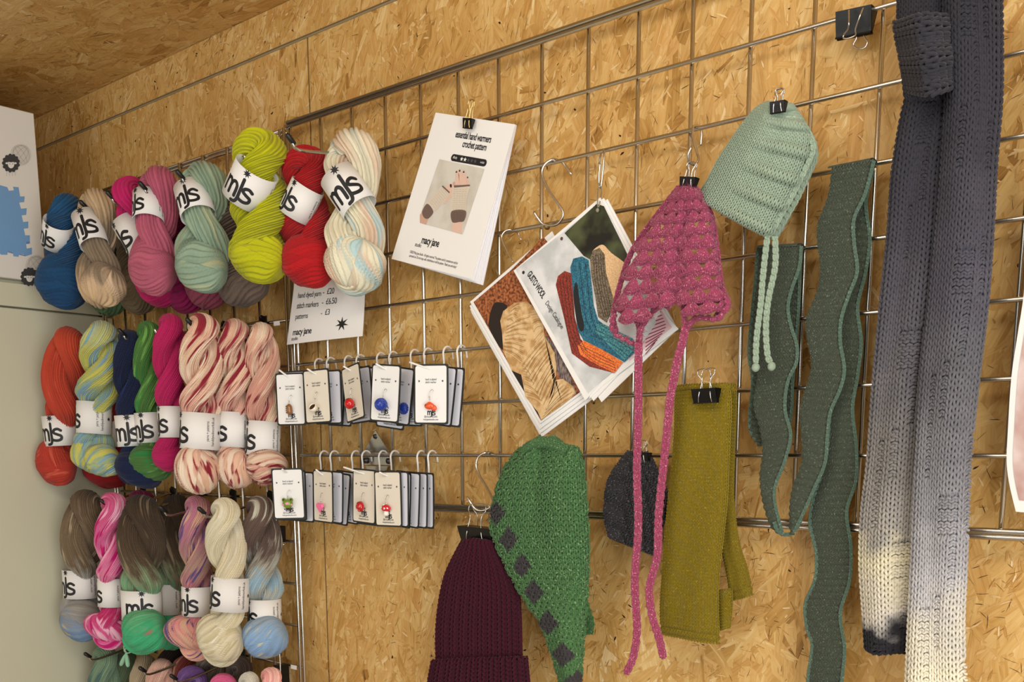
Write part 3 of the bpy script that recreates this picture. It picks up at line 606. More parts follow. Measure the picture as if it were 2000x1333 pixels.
# second row (twisted)
skein('coral red skein, leftmost of the second row', Gr[1], (137, 639), (110, 946), 84, -.138, ym('coral', [(0, '#b8452c'), (1, '#a83428')], ['#d4614a'], .1), 33, 1.15, 2.3, -1, knob=[(110, 904, 76, 84, -10, .008)], band=(120, 842, 66, 58, -3, -.75), seed=31)
skein('yellow and light blue variegated skein, second in the second row', Gr[1], (202, 626), (186, 925), 80, -.131, ym('yellowblue', [(0, '#a5b5a4'), (.15, '#b9b96a'), (.35, '#b4b55e'), (.5, '#7f9f9a'), (.62, '#b5b769'), (.75, '#8aa9a8'), (.88, '#aeb978'), (1, '#6f99a8')], ['#7fa3b4', '#c4c262'], .5), 38, 1.6, .9, 1, knob=[(170, 885, 62, 56, 55, .012), (202, 900, 66, 62, 12, .006)], band=(184, 817, 66, 62, 4, -1.7), seed=32)
skein('red skein behind the yellow and blue one', 'skeins hanging behind the second row', (215, 660), (207, 953), 74, -.05, ym('redb', [(0, '#8e1f22'), (1, '#a02024')]), 33, 1.2, 1.0, 1, knob=[(206, 922, 86, 58, -8, .004)], band=(222, 845, 48, 56, 0, -1.9), seed=33)
skein('dark navy blue skein in the second row', Gr[1], (252, 643), (262, 948), 62, -.128, ym('navy', [(0, '#0b1836'), (1, '#0e1c3f')], ['#1a2b55'], .1), 33, 1.3, .8, 1, knob=[(272, 918, 92, 66, -24, .0)], band=(254, 842, 52, 60, -3, -.35), seed=34)
skein('grass green skein in the second row', Gr[1], (290, 627), (298, 936), 60, -.110, ym('green', [(0, '#42702f'), (1, '#466f38')], ['#6fa350', '#2c7a3e'], .35), 33, 1.35, .5, 1, knob=[(295, 905, 82, 66, -16, .01)], band=(291, 836, 50, 58, -3, -.75), seed=35)
skein('bright magenta skein between the green and the speckled pink ones', Gr[1], (334, 612), (330, 920), 66, -.121, ym('magenta2', [(0, '#b01a58'), (1, '#a81856')], ['#a33585'], .05), 35, 1.35, .7, 1, knob=[(327, 890, 58, 62, -20, .008)], band=(336, 825, 52, 60, 0, -1.35), seed=36)
sug = [(0, '#d09f88'), (.25, '#dcc0a4'), (.5, '#d3a594'), (1, '#ddb497')]
skein('blush pink skein streaked with dark red, front left of three in the second row', Gr[1], (398, 611), (385, 964), 84, -.128, ym('blush1', sug, ['#8d2232', '#e6d2bb'], .62), 38, 1.5, .5, 1, knob=[(386, 918, 90, 86, 78, .012)], band=(391, 843, 76, 70, 4, -1.45), seed=37)
skein('blush pink skein streaked with dark red, middle of three in the second row', Gr[1], (460, 622), (463, 956), 76, -.078, ym('blush2', sug, ['#8d2232', '#e2cbb6'], .55), 38, 1.5, .7, 1, knob=[(461, 914, 74, 80, 60, .008)], band=(455, 840, 58, 68, 3, -1.45), seed=38)
skein('blush pink skein streaked with dark red, right of three beside the marker cards', Gr[1], (511, 629), (518, 950), 66, -.055, ym('blush3', [(0, '#d3a890'), (.4, '#c99483'), (1, '#cf9f8b')], ['#7c1a2a', '#dcc3ab'], .66), 38, 1.5, .8, 1, knob=[(522, 912, 80, 68, -12, .008)], band=(514, 857, 66, 66, 4, -1.35), seed=39)
# third row
bb = [(0, '#4d3c2d'), (.25, '#77664f'), (.45, '#6b5a47'), (.58, '#9a9a91'), (.75, '#94908a'), (.88, '#7c93ac'), (1, '#5f82ad')]
skein('brown skein fading to dusty blue, leftmost of the third row', Gr[2], (168, 957), (160, 1252), 84, -.132, ym('brownblue', bb, ['#b4a68a'], .1), 40, 1.15, 2.4, -1, knob=[(160, 1210, 80, 86, -30, .01)], band=(158, 1140, 66, 56, 1, -1.1), seed=41)
skein('bright pink and pale pink skein in the third row', Gr[2], (223, 962), (213, 1268), 66, -.134, ym('candy', [(0, '#c8537e'), (.3, '#d4669a'), (.5, '#df86a8'), (.7, '#b8215f'), (1, '#dd6ba0')], ['#c01070', '#eab0c8'], .5), 40, 1.4, .5, 1, knob=[(213, 1226, 52, 92, 80, .006)], band=(218, 1157, 52, 56, 2, -1.7), seed=42)
bm_ = [(0, '#33271b'), (.4, '#574736'), (.52, '#7d8a6b'), (.62, '#70a37a'), (.8, '#3fa572'), (1, '#45b17d')]
skein('dark brown skein fading to mint green with a large black logo', Gr[2], (277, 966), (276, 1278), 90, -.131, ym('brownmint', bm_, ['#8b7a63'], .1), 40, 1.15, 2.2, -1, knob=[(284, 1232, 84, 86, 12, .012)], band=(277, 1181, 76, 60, 1, -.15), seed=43)
skein('brown and mint skein behind, right of the large logo', 'skeins hanging behind the third row', (348, 966), (334, 1268), 78, -.05, ym('brownmint2', bm_, ['#8b7a63'], .1), 40, 1.2, 2.0, -1, knob=[(330, 1236, 64, 70, 20, .004)], band=(330, 1170, 52, 60, 2, -1.75), seed=44)
skein('magenta skein top showing between the pink and brown ones', 'skeins hanging behind the third row', (276, 957), (280, 1200), 74, -.03, ym('mag3', [(0, '#8d2a5c'), (1, '#8d2a5c')]), 35, 1.1, 1.0, 1, seed=45)
skein('mauve and peach skein with violet flecks in the third row', Gr[2], (386, 968), (384, 1291), 68, -.098, ym('mauve', [(0, '#b9738a'), (.2, '#b27588'), (.4, '#a58678'), (.6, '#b3627a'), (.8, '#d18e86'), (1, '#dcab95')], ['#5d4a78', '#cda28a'], .5), 40, 1.4, .6, 1, knob=[(377, 1236, 66, 108, 84, .01)], band=(385, 1174, 58, 58, 2, -.85), seed=46)
skein('cream white skein, the palest of the third row', Gr[2], (441, 972), (431, 1302), 76, -.115, ym('cream', [(0, '#d3cdb4'), (.4, '#cfc5a8'), (1, '#d8ceaf')], ['#ded9c6', '#c3b894'], .3), 40, 1.45, .5, 1, knob=[(430, 1246, 86, 96, 10, .012)], band=(449, 1160, 72, 66, 5, -1.35), seed=47)
skein('brown skein fading to light blue, rightmost of the third row', Gr[2], (508, 968), (516, 1286), 78, -.055, ym('brownblue2', [(0, '#68554a'), (.3, '#5c4a43'), (.42, '#9c998c'), (.52, '#8eb0c4'), (.62, '#a8aa9e'), (.8, '#88a7c6'), (1, '#7f9fc6')], ['#b9b7a4'], .15), 40, 1.4, .5, 1, knob=[(518, 1245, 86, 84, 22, .012)], band=(517, 1199, 64, 60, 1, -1.3), seed=48)
# bottom row: only the tops are in view
for i, (lab, t, w_, y_, st, sp_, ns_) in enumerate((
        ('grey green skein, leftmost of the bottom row', (205, 1263), 62, -.10, [(0, '#778f74'), (1, '#57795f')], ['#4f6c6a'], 30),
        ('olive green skein behind the grey green one in the bottom row', (247, 1272), 56, -.05, [(0, '#637458'), (1, '#5b7355')], None, 30),
        ('beige skein below the mint green one', (283, 1278), 58, -.08, [(0, '#a3937a'), (1, '#b3a283')], None, 30),
        ('pale peach pink skein in the bottom row', (315, 1287), 58, -.10, [(0, '#cba393'), (1, '#d79a84')], ['#e3bca9'], 30),
        ('very dark brown skein behind the pale peach one', (338, 1266), 66, -.04, [(0, '#261a14'), (1, '#2a1d16')], None, 28),
        ('dark red and tan skein in the bottom row', (364, 1281), 56, -.06, [(0, '#7b2f2c'), (1, '#a5826b')], ['#a98a72'], 28),
        ('violet purple skein in the bottom row', (375, 1301), 60, -.10, [(0, '#63447c'), (1, '#6b4a86')], ['#8566a0'], 30),
        ('grey brown skein behind the violet one', (414, 1272), 62, -.05, [(0, '#6c5f55'), (1, '#6c5f55')], ['#8a7e70'], 28),
        ('rose pink skein in the bottom row', (436, 1316), 56, -.10, [(0, '#cf5d8a'), (1, '#d16a92')], None, 28),
        ('dark taupe skein behind the rose pink one', (468, 1282), 58, -.045, [(0, '#574b45'), (1, '#574b45')], ['#7b7068'], 28),
        ('off white skein in the bottom row', (487, 1313), 48, -.095, [(0, '#c9c4b6'), (1, '#cfc9ba')], None, 28),
        ('light salmon pink skein, rightmost of the bottom row', (530, 1304), 56, -.09, [(0, '#dc9d97'), (1, '#dd9790')], ['#e8b9ae'], 30))):
    skein(lab, Gr[3], t, (t[0] - 2, t[1] + 290), w_, y_, ym('low%d' % i, st, sp_, .35), ns_, 1.3, .6 + .3 * i, 1, seed=60 + i)
# mint tie hanging from the mint skein
mb = MB(); Yt = -.125
for pts, r in (([(252, 1262), (244, 1270), (247, 1276), (246, 1284)], .0013), ([(262, 1264), (256, 1274), (247, 1277)], .0013), ([(242, 1262), (243, 1272), (247, 1276)], .0013)):
    addtube(mb, catmull([at(x, y, Yt) for x, y in pts], 12), r, 8)
for p, q in (((246, 1278), (236, 1300)), ((247, 1278), (250, 1303))):
    a, b_ = at(*p, Yt), at(*q, Yt); addtube(mb, catmull([a, a * .6 + b_ * .4, b_], 12), [.0016, .0024, .0031, .0035, .0038, .004, .0041, .0042, .0042, .0041, .0037, .0026], 10)
ellipsoid(mb, at(247, 1277, Yt), (.0028, .0028, .0026))
tag(mb.build('yarn_tie', mat('mint_yarn', '#8fc3a2', .85, sheen=.3, bump=(.6, .0008, 300)), origin=at(247, 1277, Yt)), 'pale mint yarn tie knotted under the mint green skein', 'yarn tie')

# ------------------------------------------------------------------ display hooks: prong, black tip, back plate
def display_hook(X, zrow, tip_px, Ltip, label, cap=True, base_Y=-.006, tilt=.0):
    base = np.array([X, base_Y, zrow]); tip = at(tip_px[0], tip_px[1], -Ltip)
    root = thing('display_hook', label, 'hook', base, 'display hooks on the wire mesh')
    pre = np.array([tip[0], tip[1] + .012, tip[2] - .010]); mid = base * .5 + pre * .5 + np.array([0, 0, -.002])
    pth = catmull([base, base + (0, -.01, 0), mid, pre, tip], 30)
    mb = MB(); addtube(mb, pth, .0023, 10); mb.build('prong', STEEL, root)
    if cap:
        mb = MB(); d = nrm(tip - pre); addtube(mb, [tip - d * .006, tip - d * .0055, tip + d * .003, tip + d * .009, tip + d * .0112], [.0028, .0034, .0038, .0038, .0024], 12); mb.build('rubber_tip', RUBBER, root)
    mb = MB(); box(mb, (X, base_Y + .0006, zrow - .012), (.022, .0016, .046), bev=.0006)
    addtube(mb, catmull([(X - .006, base_Y, zrow + .008), (X - .006, -.0035 - .001, zrow + .0125), (X - .006, .0045, zrow + .009)], 8), .0014, 6)
    mb.build('back_plate', BLACK, root); return root
HX = [-.526, -.412, -.315, -.205, -.088]
n1 = ['blue', 'taupe brown', 'hot magenta', 'dusty rose', 'sage green']; t1 = [(110, 415), (165, 402), (217, 384), (281, 366), (354, 344)]
for X, nm, t in zip(HX, n1, t1): display_hook(X, ZO - PITCH, t, .15, 'black tipped steel hook through the %s skein' % nm)
display_hook(.085, ZO - PITCH, (477, 303), .15, 'bare ended steel hook through the lime green skein', cap=False)
display_hook(.197, ZO - PITCH, (570, 275), .155, 'long black tipped steel hook reaching over the red skein')
for X, nm, t in zip(HX, ['coral red', 'yellow and blue', 'navy blue', 'second row magenta', 'first blush pink'], [(125, 664), (182, 658), (240, 652), (302, 643), (373, 632)]):
    display_hook(X, ZO - 4 * PITCH, t, .15, 'black tipped steel hook through the %s skein' % nm, cap=(nm != 'second row magenta'))
for X, nm, t in zip(HX, ['dark brown and dusty blue', 'bright and pale pink', 'dark brown and mint', 'mauve and peach', 'cream white'], [(147, 981), (205, 984), (256, 988), (320, 997), (396, 1000)]):
    display_hook(X, ZO - 8 * PITCH, t, .15, 'black tipped steel hook through the %s skein' % nm)
for X, nm, t in zip([-.52, -.31, -.2], ['grey green', 'pale peach', 'violet'], [(173, 1282), (280, 1310), (341, 1325)]):
    display_hook(X, ZO - 12 * PITCH, t, .15, 'black tipped steel hook through the %s skein' % nm)
# little clip-on ticket holders on the side panel
for i, (p, q, lab) in enumerate((((530, 628), (551, 636), 'small white ticket clipped to the upright frame beside the blush skeins'), ((566, 1299), (581, 1309), 'small white ticket on the upright frame near the bottom edge'))):
    a = at(p[0], p[1], -.014); b_ = at(q[0], q[1], -.014); mb = MB(); c = (a + b_) / 2; wd = abs(b_[0] - a[0]) + .004; hh = abs(a[2] - b_[2]) + .006
    box(mb, c, (.016, .0008, .0075)); o = mb.build('price_ticket', [PAPER], smooth=False, origin=c); tag(o, lab, 'price ticket', 'tickets on the upright panel')
for i, (x0, y0, x1, y1, lab) in enumerate(((545, 1028, 546, 1060, 'black plastic panel clip on the upright frame under the marker cards'), (553, 1298, 553, 1340, 'black plastic panel clip at the bottom edge of the picture'))):
    c = at((x0 + x1) / 2 - 3, (y0 + y1) / 2, -.02); mb = MB(); h = (y1 - y0) * mpp(c)
    box(mb, c, (.016, .024, h), 0, bev=.001); o = thing('panel_clip', lab, 'clip', c, 'clips on the upright panel'); mb.build('clip_body', BLACK, o, smooth=False)
    mb = MB(); cc = c + (.006, -.011, 0); z0, z1 = h / 2 + .03, -h / 2 - .002
    addtube(mb, catmull([cc + (0, 0, z0), cc + (.004, 0, z0), cc + (.006, 0, z0 - .01), cc + (.006, 0, z1 + .008), cc + (.008, 0, z1 + .001), cc + (.018, .006, z1)], 24), .0012, 8); mb.build('clip_wire', CHROME, o)
# ------------------------------------------------------------------ knitted things: every stitch is a loop of yarn
def surf(left, right, Y, bulge=.012, yfun=None, nv=60, sharp=.6, toward=None):
    """surface between two traced edges; returns f(u, v) -> points, plus unit outward direction"""
    Yl = Y if np.ndim(Y) else (Y, Y)
    A = np.array([at(p[0], p[1], Y if not np.ndim(Y) else np.interp(i / (len(left) - 1), np.linspace(0, 1, len(Y)), Y)) for i, p in enumerate(left)])
    B = np.array([at(p[0], p[1], Y if not np.ndim(Y) else np.interp(i / (len(right) - 1), np.linspace(0, 1, len(Y)), Y)) for i, p in enumerate(right)])
    A = catmull(A, nv); B = catmull(B, nv); c = (A.mean(0) + B.mean(0)) / 2
    d = nrm(CAM - c) if toward is None else nrm(toward)
    Wm = np.linalg.norm(A - B, axis=1).mean(); Lm = np.linalg.norm(np.diff((A + B) / 2, axis=0), axis=1).sum()
    def f(u, v):
        u = np.asarray(u, float); v = np.asarray(v, float); t = np.clip(v, -.02, 1.02) * (nv - 1); i = np.clip(np.floor(t).astype(int), 0, nv - 2); w_ = (t - i)[..., None]
        a = A[i] * (1 - w_) + A[i + 1] * w_; b = B[i] * (1 - w_) + B[i + 1] * w_
        p = a + (b - a) * u[..., None]; uc = np.clip(u, 0, 1)
        h = bulge * (4 * uc * (1 - uc) + 1e-6) ** sharp
        if yfun is not None: h = h + yfun(u, v)
        return p + h[..., None] * d
    return f, d, Wm, Lm
def normals(f, u, v, d):
    e = 1e-3; du = f(u + e, v) - f(u - e, v); dv = f(u, v + e) - f(u, v - e); n = nrm(np.cross(du, dv)); s = np.sign(n @ d); s = np.where(s == 0, 1, s); return n * s[..., None]
def knit(mb, S, nc, nr, flip=None, rad=None, seg=10, sides=5, amp=1.0, dz=1.2, mi=0, colf=None, u0=0, u1=1, v0=0, v1=1, loose=.12, v2=(0, 1), drop=None):
    f, d, Wm, Lm = S; cw = Wm * (u1 - u0) / nc; rh = Lm * (v1 - v0) / nr
    r = rad or .275 * min(cw, rh * 1.25)
    t = np.arange(nc * seg + 1) / seg          # stitch coordinate
    R_ = np.arange(nr); tt, rr = np.meshgrid(t, R_)
    a = 2 * np.pi * (tt - np.floor(tt)); ci = np.clip(np.floor(tt).astype(int), 0, nc - 1)
    jit = np.sin(ci * 12.98 + rr * 78.2) * loose
    x = tt + .22 * np.sin(2 * a); y = -(amp * (1 + .25 * jit)) * np.cos(a) * .95
    fl = np.zeros((nr, nc)) if flip is None else np.array([[flip(c, q) for c in range(nc)] for q in range(nr)], float)
    sg = 1 - 2 * fl[rr, ci]
    z = -np.cos(2 * a) * sg * r * dz
    u = u0 + (u1 - u0) * (x / nc); v = v0 + (v1 - v0) * ((rr + .5 - y * .9) / nr)
    u = np.clip(u, u0 + .014, u1 - .014)
    P = f(u, v); N = normals(f, u, v, d); P = P + N * (z + r)[..., None]
    T = nrm(np.gradient(P, axis=1)); B = nrm(np.cross(T, N)); N2 = np.cross(B, T)
    al = np.linspace(0, 2 * np.pi, sides, endpoint=False); n = P.shape[1]
    V = P[:, :, None] + r * (np.cos(al)[None, None, :, None] * N2[:, :, None] + np.sin(al)[None, None, :, None] * B[:, :, None])
    F = grid_faces(sides, n, True); k = sides * n
    Fa = (F[None] + (np.arange(nr) * k)[:, None, None])
    if drop is not None:
        keep = ~drop(u, v); kk = (keep[:, :-1])  # per segment
        m = np.repeat(kk, sides, axis=1).reshape(nr, -1); Fa = Fa[m[:, :]] if m.shape[1] == Fa.shape[1] else Fa.reshape(-1, 4)
    Fa = Fa.reshape(-1, 4)
    s_ = np.broadcast_to((v2[0] + (v2[1] - v2[0]) * ((v - v0) / (v1 - v0)))[..., None], V.shape[:3])
    uv2 = np.stack([s_, np.zeros_like(s_)], -1).reshape(-1, 2)
    col = None
    if colf is not None:
        q = colf(u, v); col = np.zeros(V.shape); col[..., 0] = q[..., None]; col = col.reshape(-1, 3) + 1e-4
    mb.add(V.reshape(-1, 3), Fa, mi, uv2=uv2, col=col); return r
def backing(mb, S, gap, nu=14, nv=40, mi=0, both=None, v0=0, v1=1, v2=(0, 1), colf=None):
    """closed sheet behind the stitches; with both=thickness also a back layer"""
    f, d, Wm, Lm = S; u = np.linspace(.0, 1, nu); v = np.linspace(v0, v1, nv); U, Vv = np.meshgrid(u, v)
    P = f(U, Vv) - d * gap * 0; n = nu * nv
    q = (v2[0] + (v2[1] - v2[0]) * (Vv - v0) / (v1 - v0)); uv2 = np.stack([q, q * 0], -1).reshape(-1, 2)
    col = None
    if colf is not None: c_ = colf(U, Vv); col = np.stack([c_, c_ * 0, c_ * 0], -1).reshape(-1, 3) + 1e-4
    mb.add(P.reshape(-1, 3), grid_faces(nu, nv), mi, uv2=uv2, col=col)
    if both:
        Q = f(U * 0 + 0, Vv) * (1 - U[..., None]) + f(U * 0 + 1, Vv) * U[..., None] - d * (both * (4 * U * (1 - U)) ** .5)[..., None]
        mb.add(Q.reshape(-1, 3), grid_faces(nu, nv), mi, uv2=uv2, col=col)
def chain(mb, pts, wd, Y, m=0, pitch=None, sides=6, fuzz=None, v2=0.5):
    """crochet chain / i-cord: two interlocked loops repeated along a path"""
    P0 = np.array([at(x, y, (Y if not np.ndim(Y) else np.interp(i / (len(pts) - 1), np.linspace(0, 1, len(Y)), Y))) for i, (x, y) in enumerate(pts)])
    L = np.linalg.norm(np.diff(P0, axis=0), axis=1).sum(); pitch = pitch or wd * 1.15; ns = int(L / pitch); n = ns * 8
    P = catmull(P0, n); T = nrm(np.gradient(P, axis=0)); dv = nrm(CAM - P.mean(0)); B = nrm(np.cross(T, dv)); N = np.cross(B, T)
    t = np.arange(n) / 8 * 2 * np.pi
    for sgn in (1, -1):
        q = P + B * (sgn * wd * (.24 + .13 * np.cos(t)))[:, None] + N * (wd * .16 * np.sin(t + (0 if sgn > 0 else np.pi)))[:, None] + T * (wd * .28 * np.sin(t) * 1)[:, None]
        V, F = tube(q, wd * .23, sides); uv2 = np.tile([[v2, 0]], (len(V), 1)); n0 = mb.n; mb.add(V, F[0], m, uv2=uv2)
    V, F = tube(P - N * wd * .12, wd * .3, 6); mb.add(V, F[0], m, uv2=np.tile([[v2, 0]], (len(V), 1)))
def fuzz(mb, S, n, ln, r, seed, mi=0, v2=0.5):
    """loose mohair fibres standing off the surface"""
    f, d, Wm, Lm = S; g = np.random.default_rng(seed); u = g.random(n); v = g.random(n); P = f(u, v); N = normals(f, u, v, d)
    D = nrm(N * g.uniform(.3, 1, n)[:, None] + g.normal(0, .7, (n, 3))); D2 = nrm(D + g.normal(0, .8, (n, 3))); L_ = ln * g.uniform(.4, 1.3, n)[:, None]
    A = P + N * .001; Bp = A + D * L_ * .5; C = Bp + D2 * L_ * .5; s = nrm(np.cross(D, d)) * r
    V = np.stack([A - s, A + s, Bp + s * .7, Bp - s * .7, C], 1).reshape(-1, 3); b = np.arange(n)[:, None] * 5
    n0 = mb.n; mb.add(V, b + np.array([[0, 1, 2, 3]]), mi, uv2=np.full((n * 5, 2), v2)); mb.F.append(b + n0 + np.array([[3, 2, 4]])); mb.m.append(np.full(n, mi))
def fuzz_pts(mb, P, n, ln, r, seed, mi=0, v2=0.5):
    g = np.random.default_rng(seed); P = np.asarray(P); i = g.integers(0, len(P), n); A = P[i] + g.normal(0, r * 2, (n, 3))
    D = nrm(g.normal(0, 1, (n, 3)) + nrm(CAM - P.mean(0)) * .5); D2 = nrm(D + g.normal(0, .8, (n, 3))); L_ = ln * g.uniform(.4, 1.3, n)[:, None]
    Bp = A + D * L_ * .5; C = Bp + D2 * L_ * .5; s = nrm(np.cross(D, [0.3, .8, .1])) * r
    V = np.stack([A - s, A + s, Bp + s * .7, Bp - s * .7, C], 1).reshape(-1, 3); b = np.arange(n)[:, None] * 5
    n0 = mb.n; mb.add(V, b + np.array([[0, 1, 2, 3]]), mi, uv2=np.full((n * 5, 2), v2)); mb.F.append(b + n0 + np.array([[3, 2, 4]])); mb.m.append(np.full(n, mi))
def lerp_edge(a, b, t): return [(p[0] * (1 - t) + q[0] * t, p[1] * (1 - t) + q[1] * t) for p, q in zip(a, b)]

# ---- long marled scarf, dark at the top and cream at the bottom
SC = knit_mat('marled_grey_wool', [(0, '#2b2a31'), (.2, '#34333b'), (.38, '#4b4a54'), (.5, '#5c5c62'), (.66, '#818186'), (.78, '#aeadb0'), (.9, '#ddd6be'), (1, '#e0dbc8')], None, .0, .40, 330, .12)
SCL = knit_mat('marled_grey_wool_left', [(0, '#29282f'), (.22, '#393841'), (.45, '#54535a'), (.62, '#74716f'), (.76, '#98948e'), (.83, '#d0c9ad'), (.93, '#c6c0b4'), (.955, '#8e8b88'), (.975, '#26262c'), (1, '#232329')], None, .0, .40, 330, .12)
scarf = thing('scarf', 'long chunky ribbed scarf fading from charcoal to cream, looped over the panel', 'scarf', at(1850, 0, -.03))
def scflip(c, r):
    k = (c + (r // 9) * 2) % 9
    if c in (0, 1): return 0
    return 1 if (k in (3, 4, 5) and (r // 9 + c // 9) % 2 == 0 and r % 9 > 1) or k == 7 else 0
sl = [(1775, 186), (1760, 250), (1745, 350), (1738, 450), (1722, 600), (1708, 750), (1697, 900), (1685, 1000), (1682, 1100), (1689, 1200), (1694, 1268)]
sr = [(1868, 170), (1862, 250), (1850, 350), (1842, 450), (1828, 600), (1812, 750), (1800, 900), (1796, 1000), (1790, 1100), (1782, 1200), (1776, 1268)]
S = surf(sl, sr, -.028, .016, lambda u, v: .003 * np.sin(u * 9 + v * 5), sharp=.45)
mb = MB(); backing(mb, S, .002, both=.006); knit(mb, S, 9, 94, scflip, seg=12, sides=6, loose=.3, dz=1.15); mb.build('scarf_tail', SCL, scarf)
rl = [(1846, -40), (1848, 100), (1850, 200), (1842, 330), (1832, 450), (1818, 600), (1802, 750), (1792, 900), (1786, 1020), (1782, 1120), (1777, 1220), (1772, 1330), (1768, 1440)]
rr_ = [(1952, -40), (1954, 100), (1953, 200), (1943, 330), (1937, 450), (1926, 600), (1908, 750), (1893, 900), (1888, 1020), (1884, 1120), (1880, 1220), (1884, 1330), (1890, 1440)]
S = surf(rl, rr_, -.05, .018, lambda u, v: .003 * np.sin(u * 8 - v * 6), sharp=.45)
mb = MB(); backing(mb, S, .002, both=.008, v2=(0, .96)); knit(mb, S, 10, 114, scflip, seg=12, sides=6, loose=.3, dz=1.15, v2=(0, 1.0)); mb.build('scarf_tail', SC, scarf)
# the part of the scarf above the wrap, and the wrap itself
S = surf([(1752, -60), (1756, 0), (1756, 60), (1770, 190)], [(1858, -60), (1858, 0), (1856, 60), (1862, 190)], -.035, .014, sharp=.45)
mb = MB(); backing(mb, S, .002, both=.006, v2=(0, .1)); knit(mb, S, 11, 22, None, seg=12, sides=6, loose=.3, v2=(0, .1)); mb.build('scarf_top', SC, scarf)
S = surf([(1750, 44), (1800, 32), (1862, 36)], [(1776, 178), (1820, 184), (1866, 170)], (-.03, -.085, -.045), .012, lambda u, v: .004 * np.sin(u * 14), sharp=.5)
mb = MB(); backing(mb, S, .002, both=.008, v2=(0, .05)); knit(mb, S, 10, 11, lambda c, r: 0, seg=12, sides=6, loose=.4, v2=(0, .08)); mb.build('scarf_wrap', SC, scarf)

# ---- dark green garter-stitch ribbon scarf with scalloped edges
GR = knit_mat('dark_green_wool', [(0, '#3f4639')], '#6b7566', .04, .42, 420, .1)
GRE = knit_mat('green_edge_wool', [(0, '#4c6153')], '#6f877a', .1, .25, 420, .15)
rib = thing('ribbon_scarf', 'dark green garter stitch ribbon scarf with scalloped edges, draped over two wires', 'scarf', at(1640, 330, -.02))
gart = lambda c, r: r % 2
def strip(l, r, Y, nc, nr, bulge=.003, edges='lr', ew=.0036, top=True, yf=None):
    S = surf(l, r, Y, bulge, yf, sharp=.5); mb = MB(); backing(mb, S, .001, nu=8, nv=60); knit(mb, S, nc, nr, gart, seg=8, sides=5, loose=.2, dz=1.15); mb.build('knitted_panel', GR, rib)
    mb = MB()
    for e, pts in (('l', l), ('r', r)):
        if e in edges:
            Yq = np.min(Y) if np.ndim(Y) == 0 else Y
            chain(mb, pts, ew, (Y - .003) if not np.ndim(Y) else [q - .003 for q in Y], v2=.5)
    mb.build('braided_edge', GRE, rib); return S
tl = [(1632, 330), (1630, 400), (1640, 480), (1630, 560), (1610, 640), (1612, 730), (1620, 820), (1612, 900), (1588, 976), (1582, 1024), (1594, 1080), (1592, 1132), (1573, 1180), (1576, 1228), (1586, 1262), (1578, 1330), (1580, 1400)]
tr = [(1705, 335), (1690, 381), (1699, 467), (1688, 545), (1674, 611), (1684, 690), (1672, 748), (1665, 810), (1676, 904), (1668, 952), (1654, 996), (1658, 1048), (1666, 1096), (1655, 1152), (1641, 1200), (1644, 1248), (1654, 1288), (1644, 1332), (1640, 1400)]
tr = [tuple(p) for p in catmull(np.array(tr, float), len(tl))]
strip(tl, tr, -.012, 13, 150)
fl = [(1625, 330), (1617, 385), (1598, 436), (1596, 467), (1602, 522), (1596, 569), (1575, 623), (1577, 662), (1585, 709), (1578, 748), (1563, 795), (1566, 850), (1566, 905), (1548, 955), (1543, 1000), (1545, 1040)]
frr = [(1707, 314), (1690, 378), (1668, 428), (1668, 475), (1674, 530), (1658, 576), (1643, 623), (1641, 670), (1649, 721), (1641, 760), (1622, 805), (1616, 850), (1611, 905), (1590, 955), (1570, 1000), (1550, 1042)]
strip(fl, frr, -.030, 14, 104, edges='r')
ll = [(1491, 484), (1490, 540), (1484, 590), (1480, 640), (1484, 690), (1480, 740), (1472, 790), (1484, 835), (1490, 880), (1485, 935), (1492, 985), (1508, 1030), (1526, 1044)]
lr_ = [(1565, 481), (1561, 522), (1545, 569), (1539, 604), (1546, 642), (1556, 674), (1555, 709), (1538, 748), (1533, 800), (1544, 850), (1533, 900), (1512, 965), (1528, 1044)]
strip(ll, lr_, -.026, 13, 82, edges='r')
bl = [(1480, 486), (1476, 540), (1469, 611), (1463, 690), (1470, 745), (1464, 832), (1482, 868)]
br_ = [(1562, 486), (1561, 560), (1559, 615), (1552, 690), (1548, 745), (1540, 832), (1500, 868)]
strip(bl, br_, -.010, 12, 56, edges='lr')
mb = MB(); chain(mb, [(1512, 1020), (1518, 1036), (1530, 1044), (1543, 1044), (1553, 1036), (1566, 1012)], .0042, -.031, v2=.5); mb.build('braided_edge', GRE, rib)
for (a, b_) in (((1625, 330), (1707, 314)), ((1487, 484), (1565, 480))):     # fold over the wire
    p, q = at(*a, -.02), at(*b_, -.02); S = surf([a, (a[0] - 1, a[1] + 6)], [b_, (b_[0], b_[1] + 6)], -.022, .004); mb = MB()
    V = []
    for t in np.linspace(0, 1, 12):
        c = p * (1 - t) + q * t
        for k in np.linspace(0, np.pi, 9): V.append(c + np.array([0, math.cos(k) * .011, math.sin(k) * .0045 - .002]))
    mb.add(V, grid_faces(9, 12), uv2=np.full((108, 2), .5)); mb.build('fold', GR, rib)

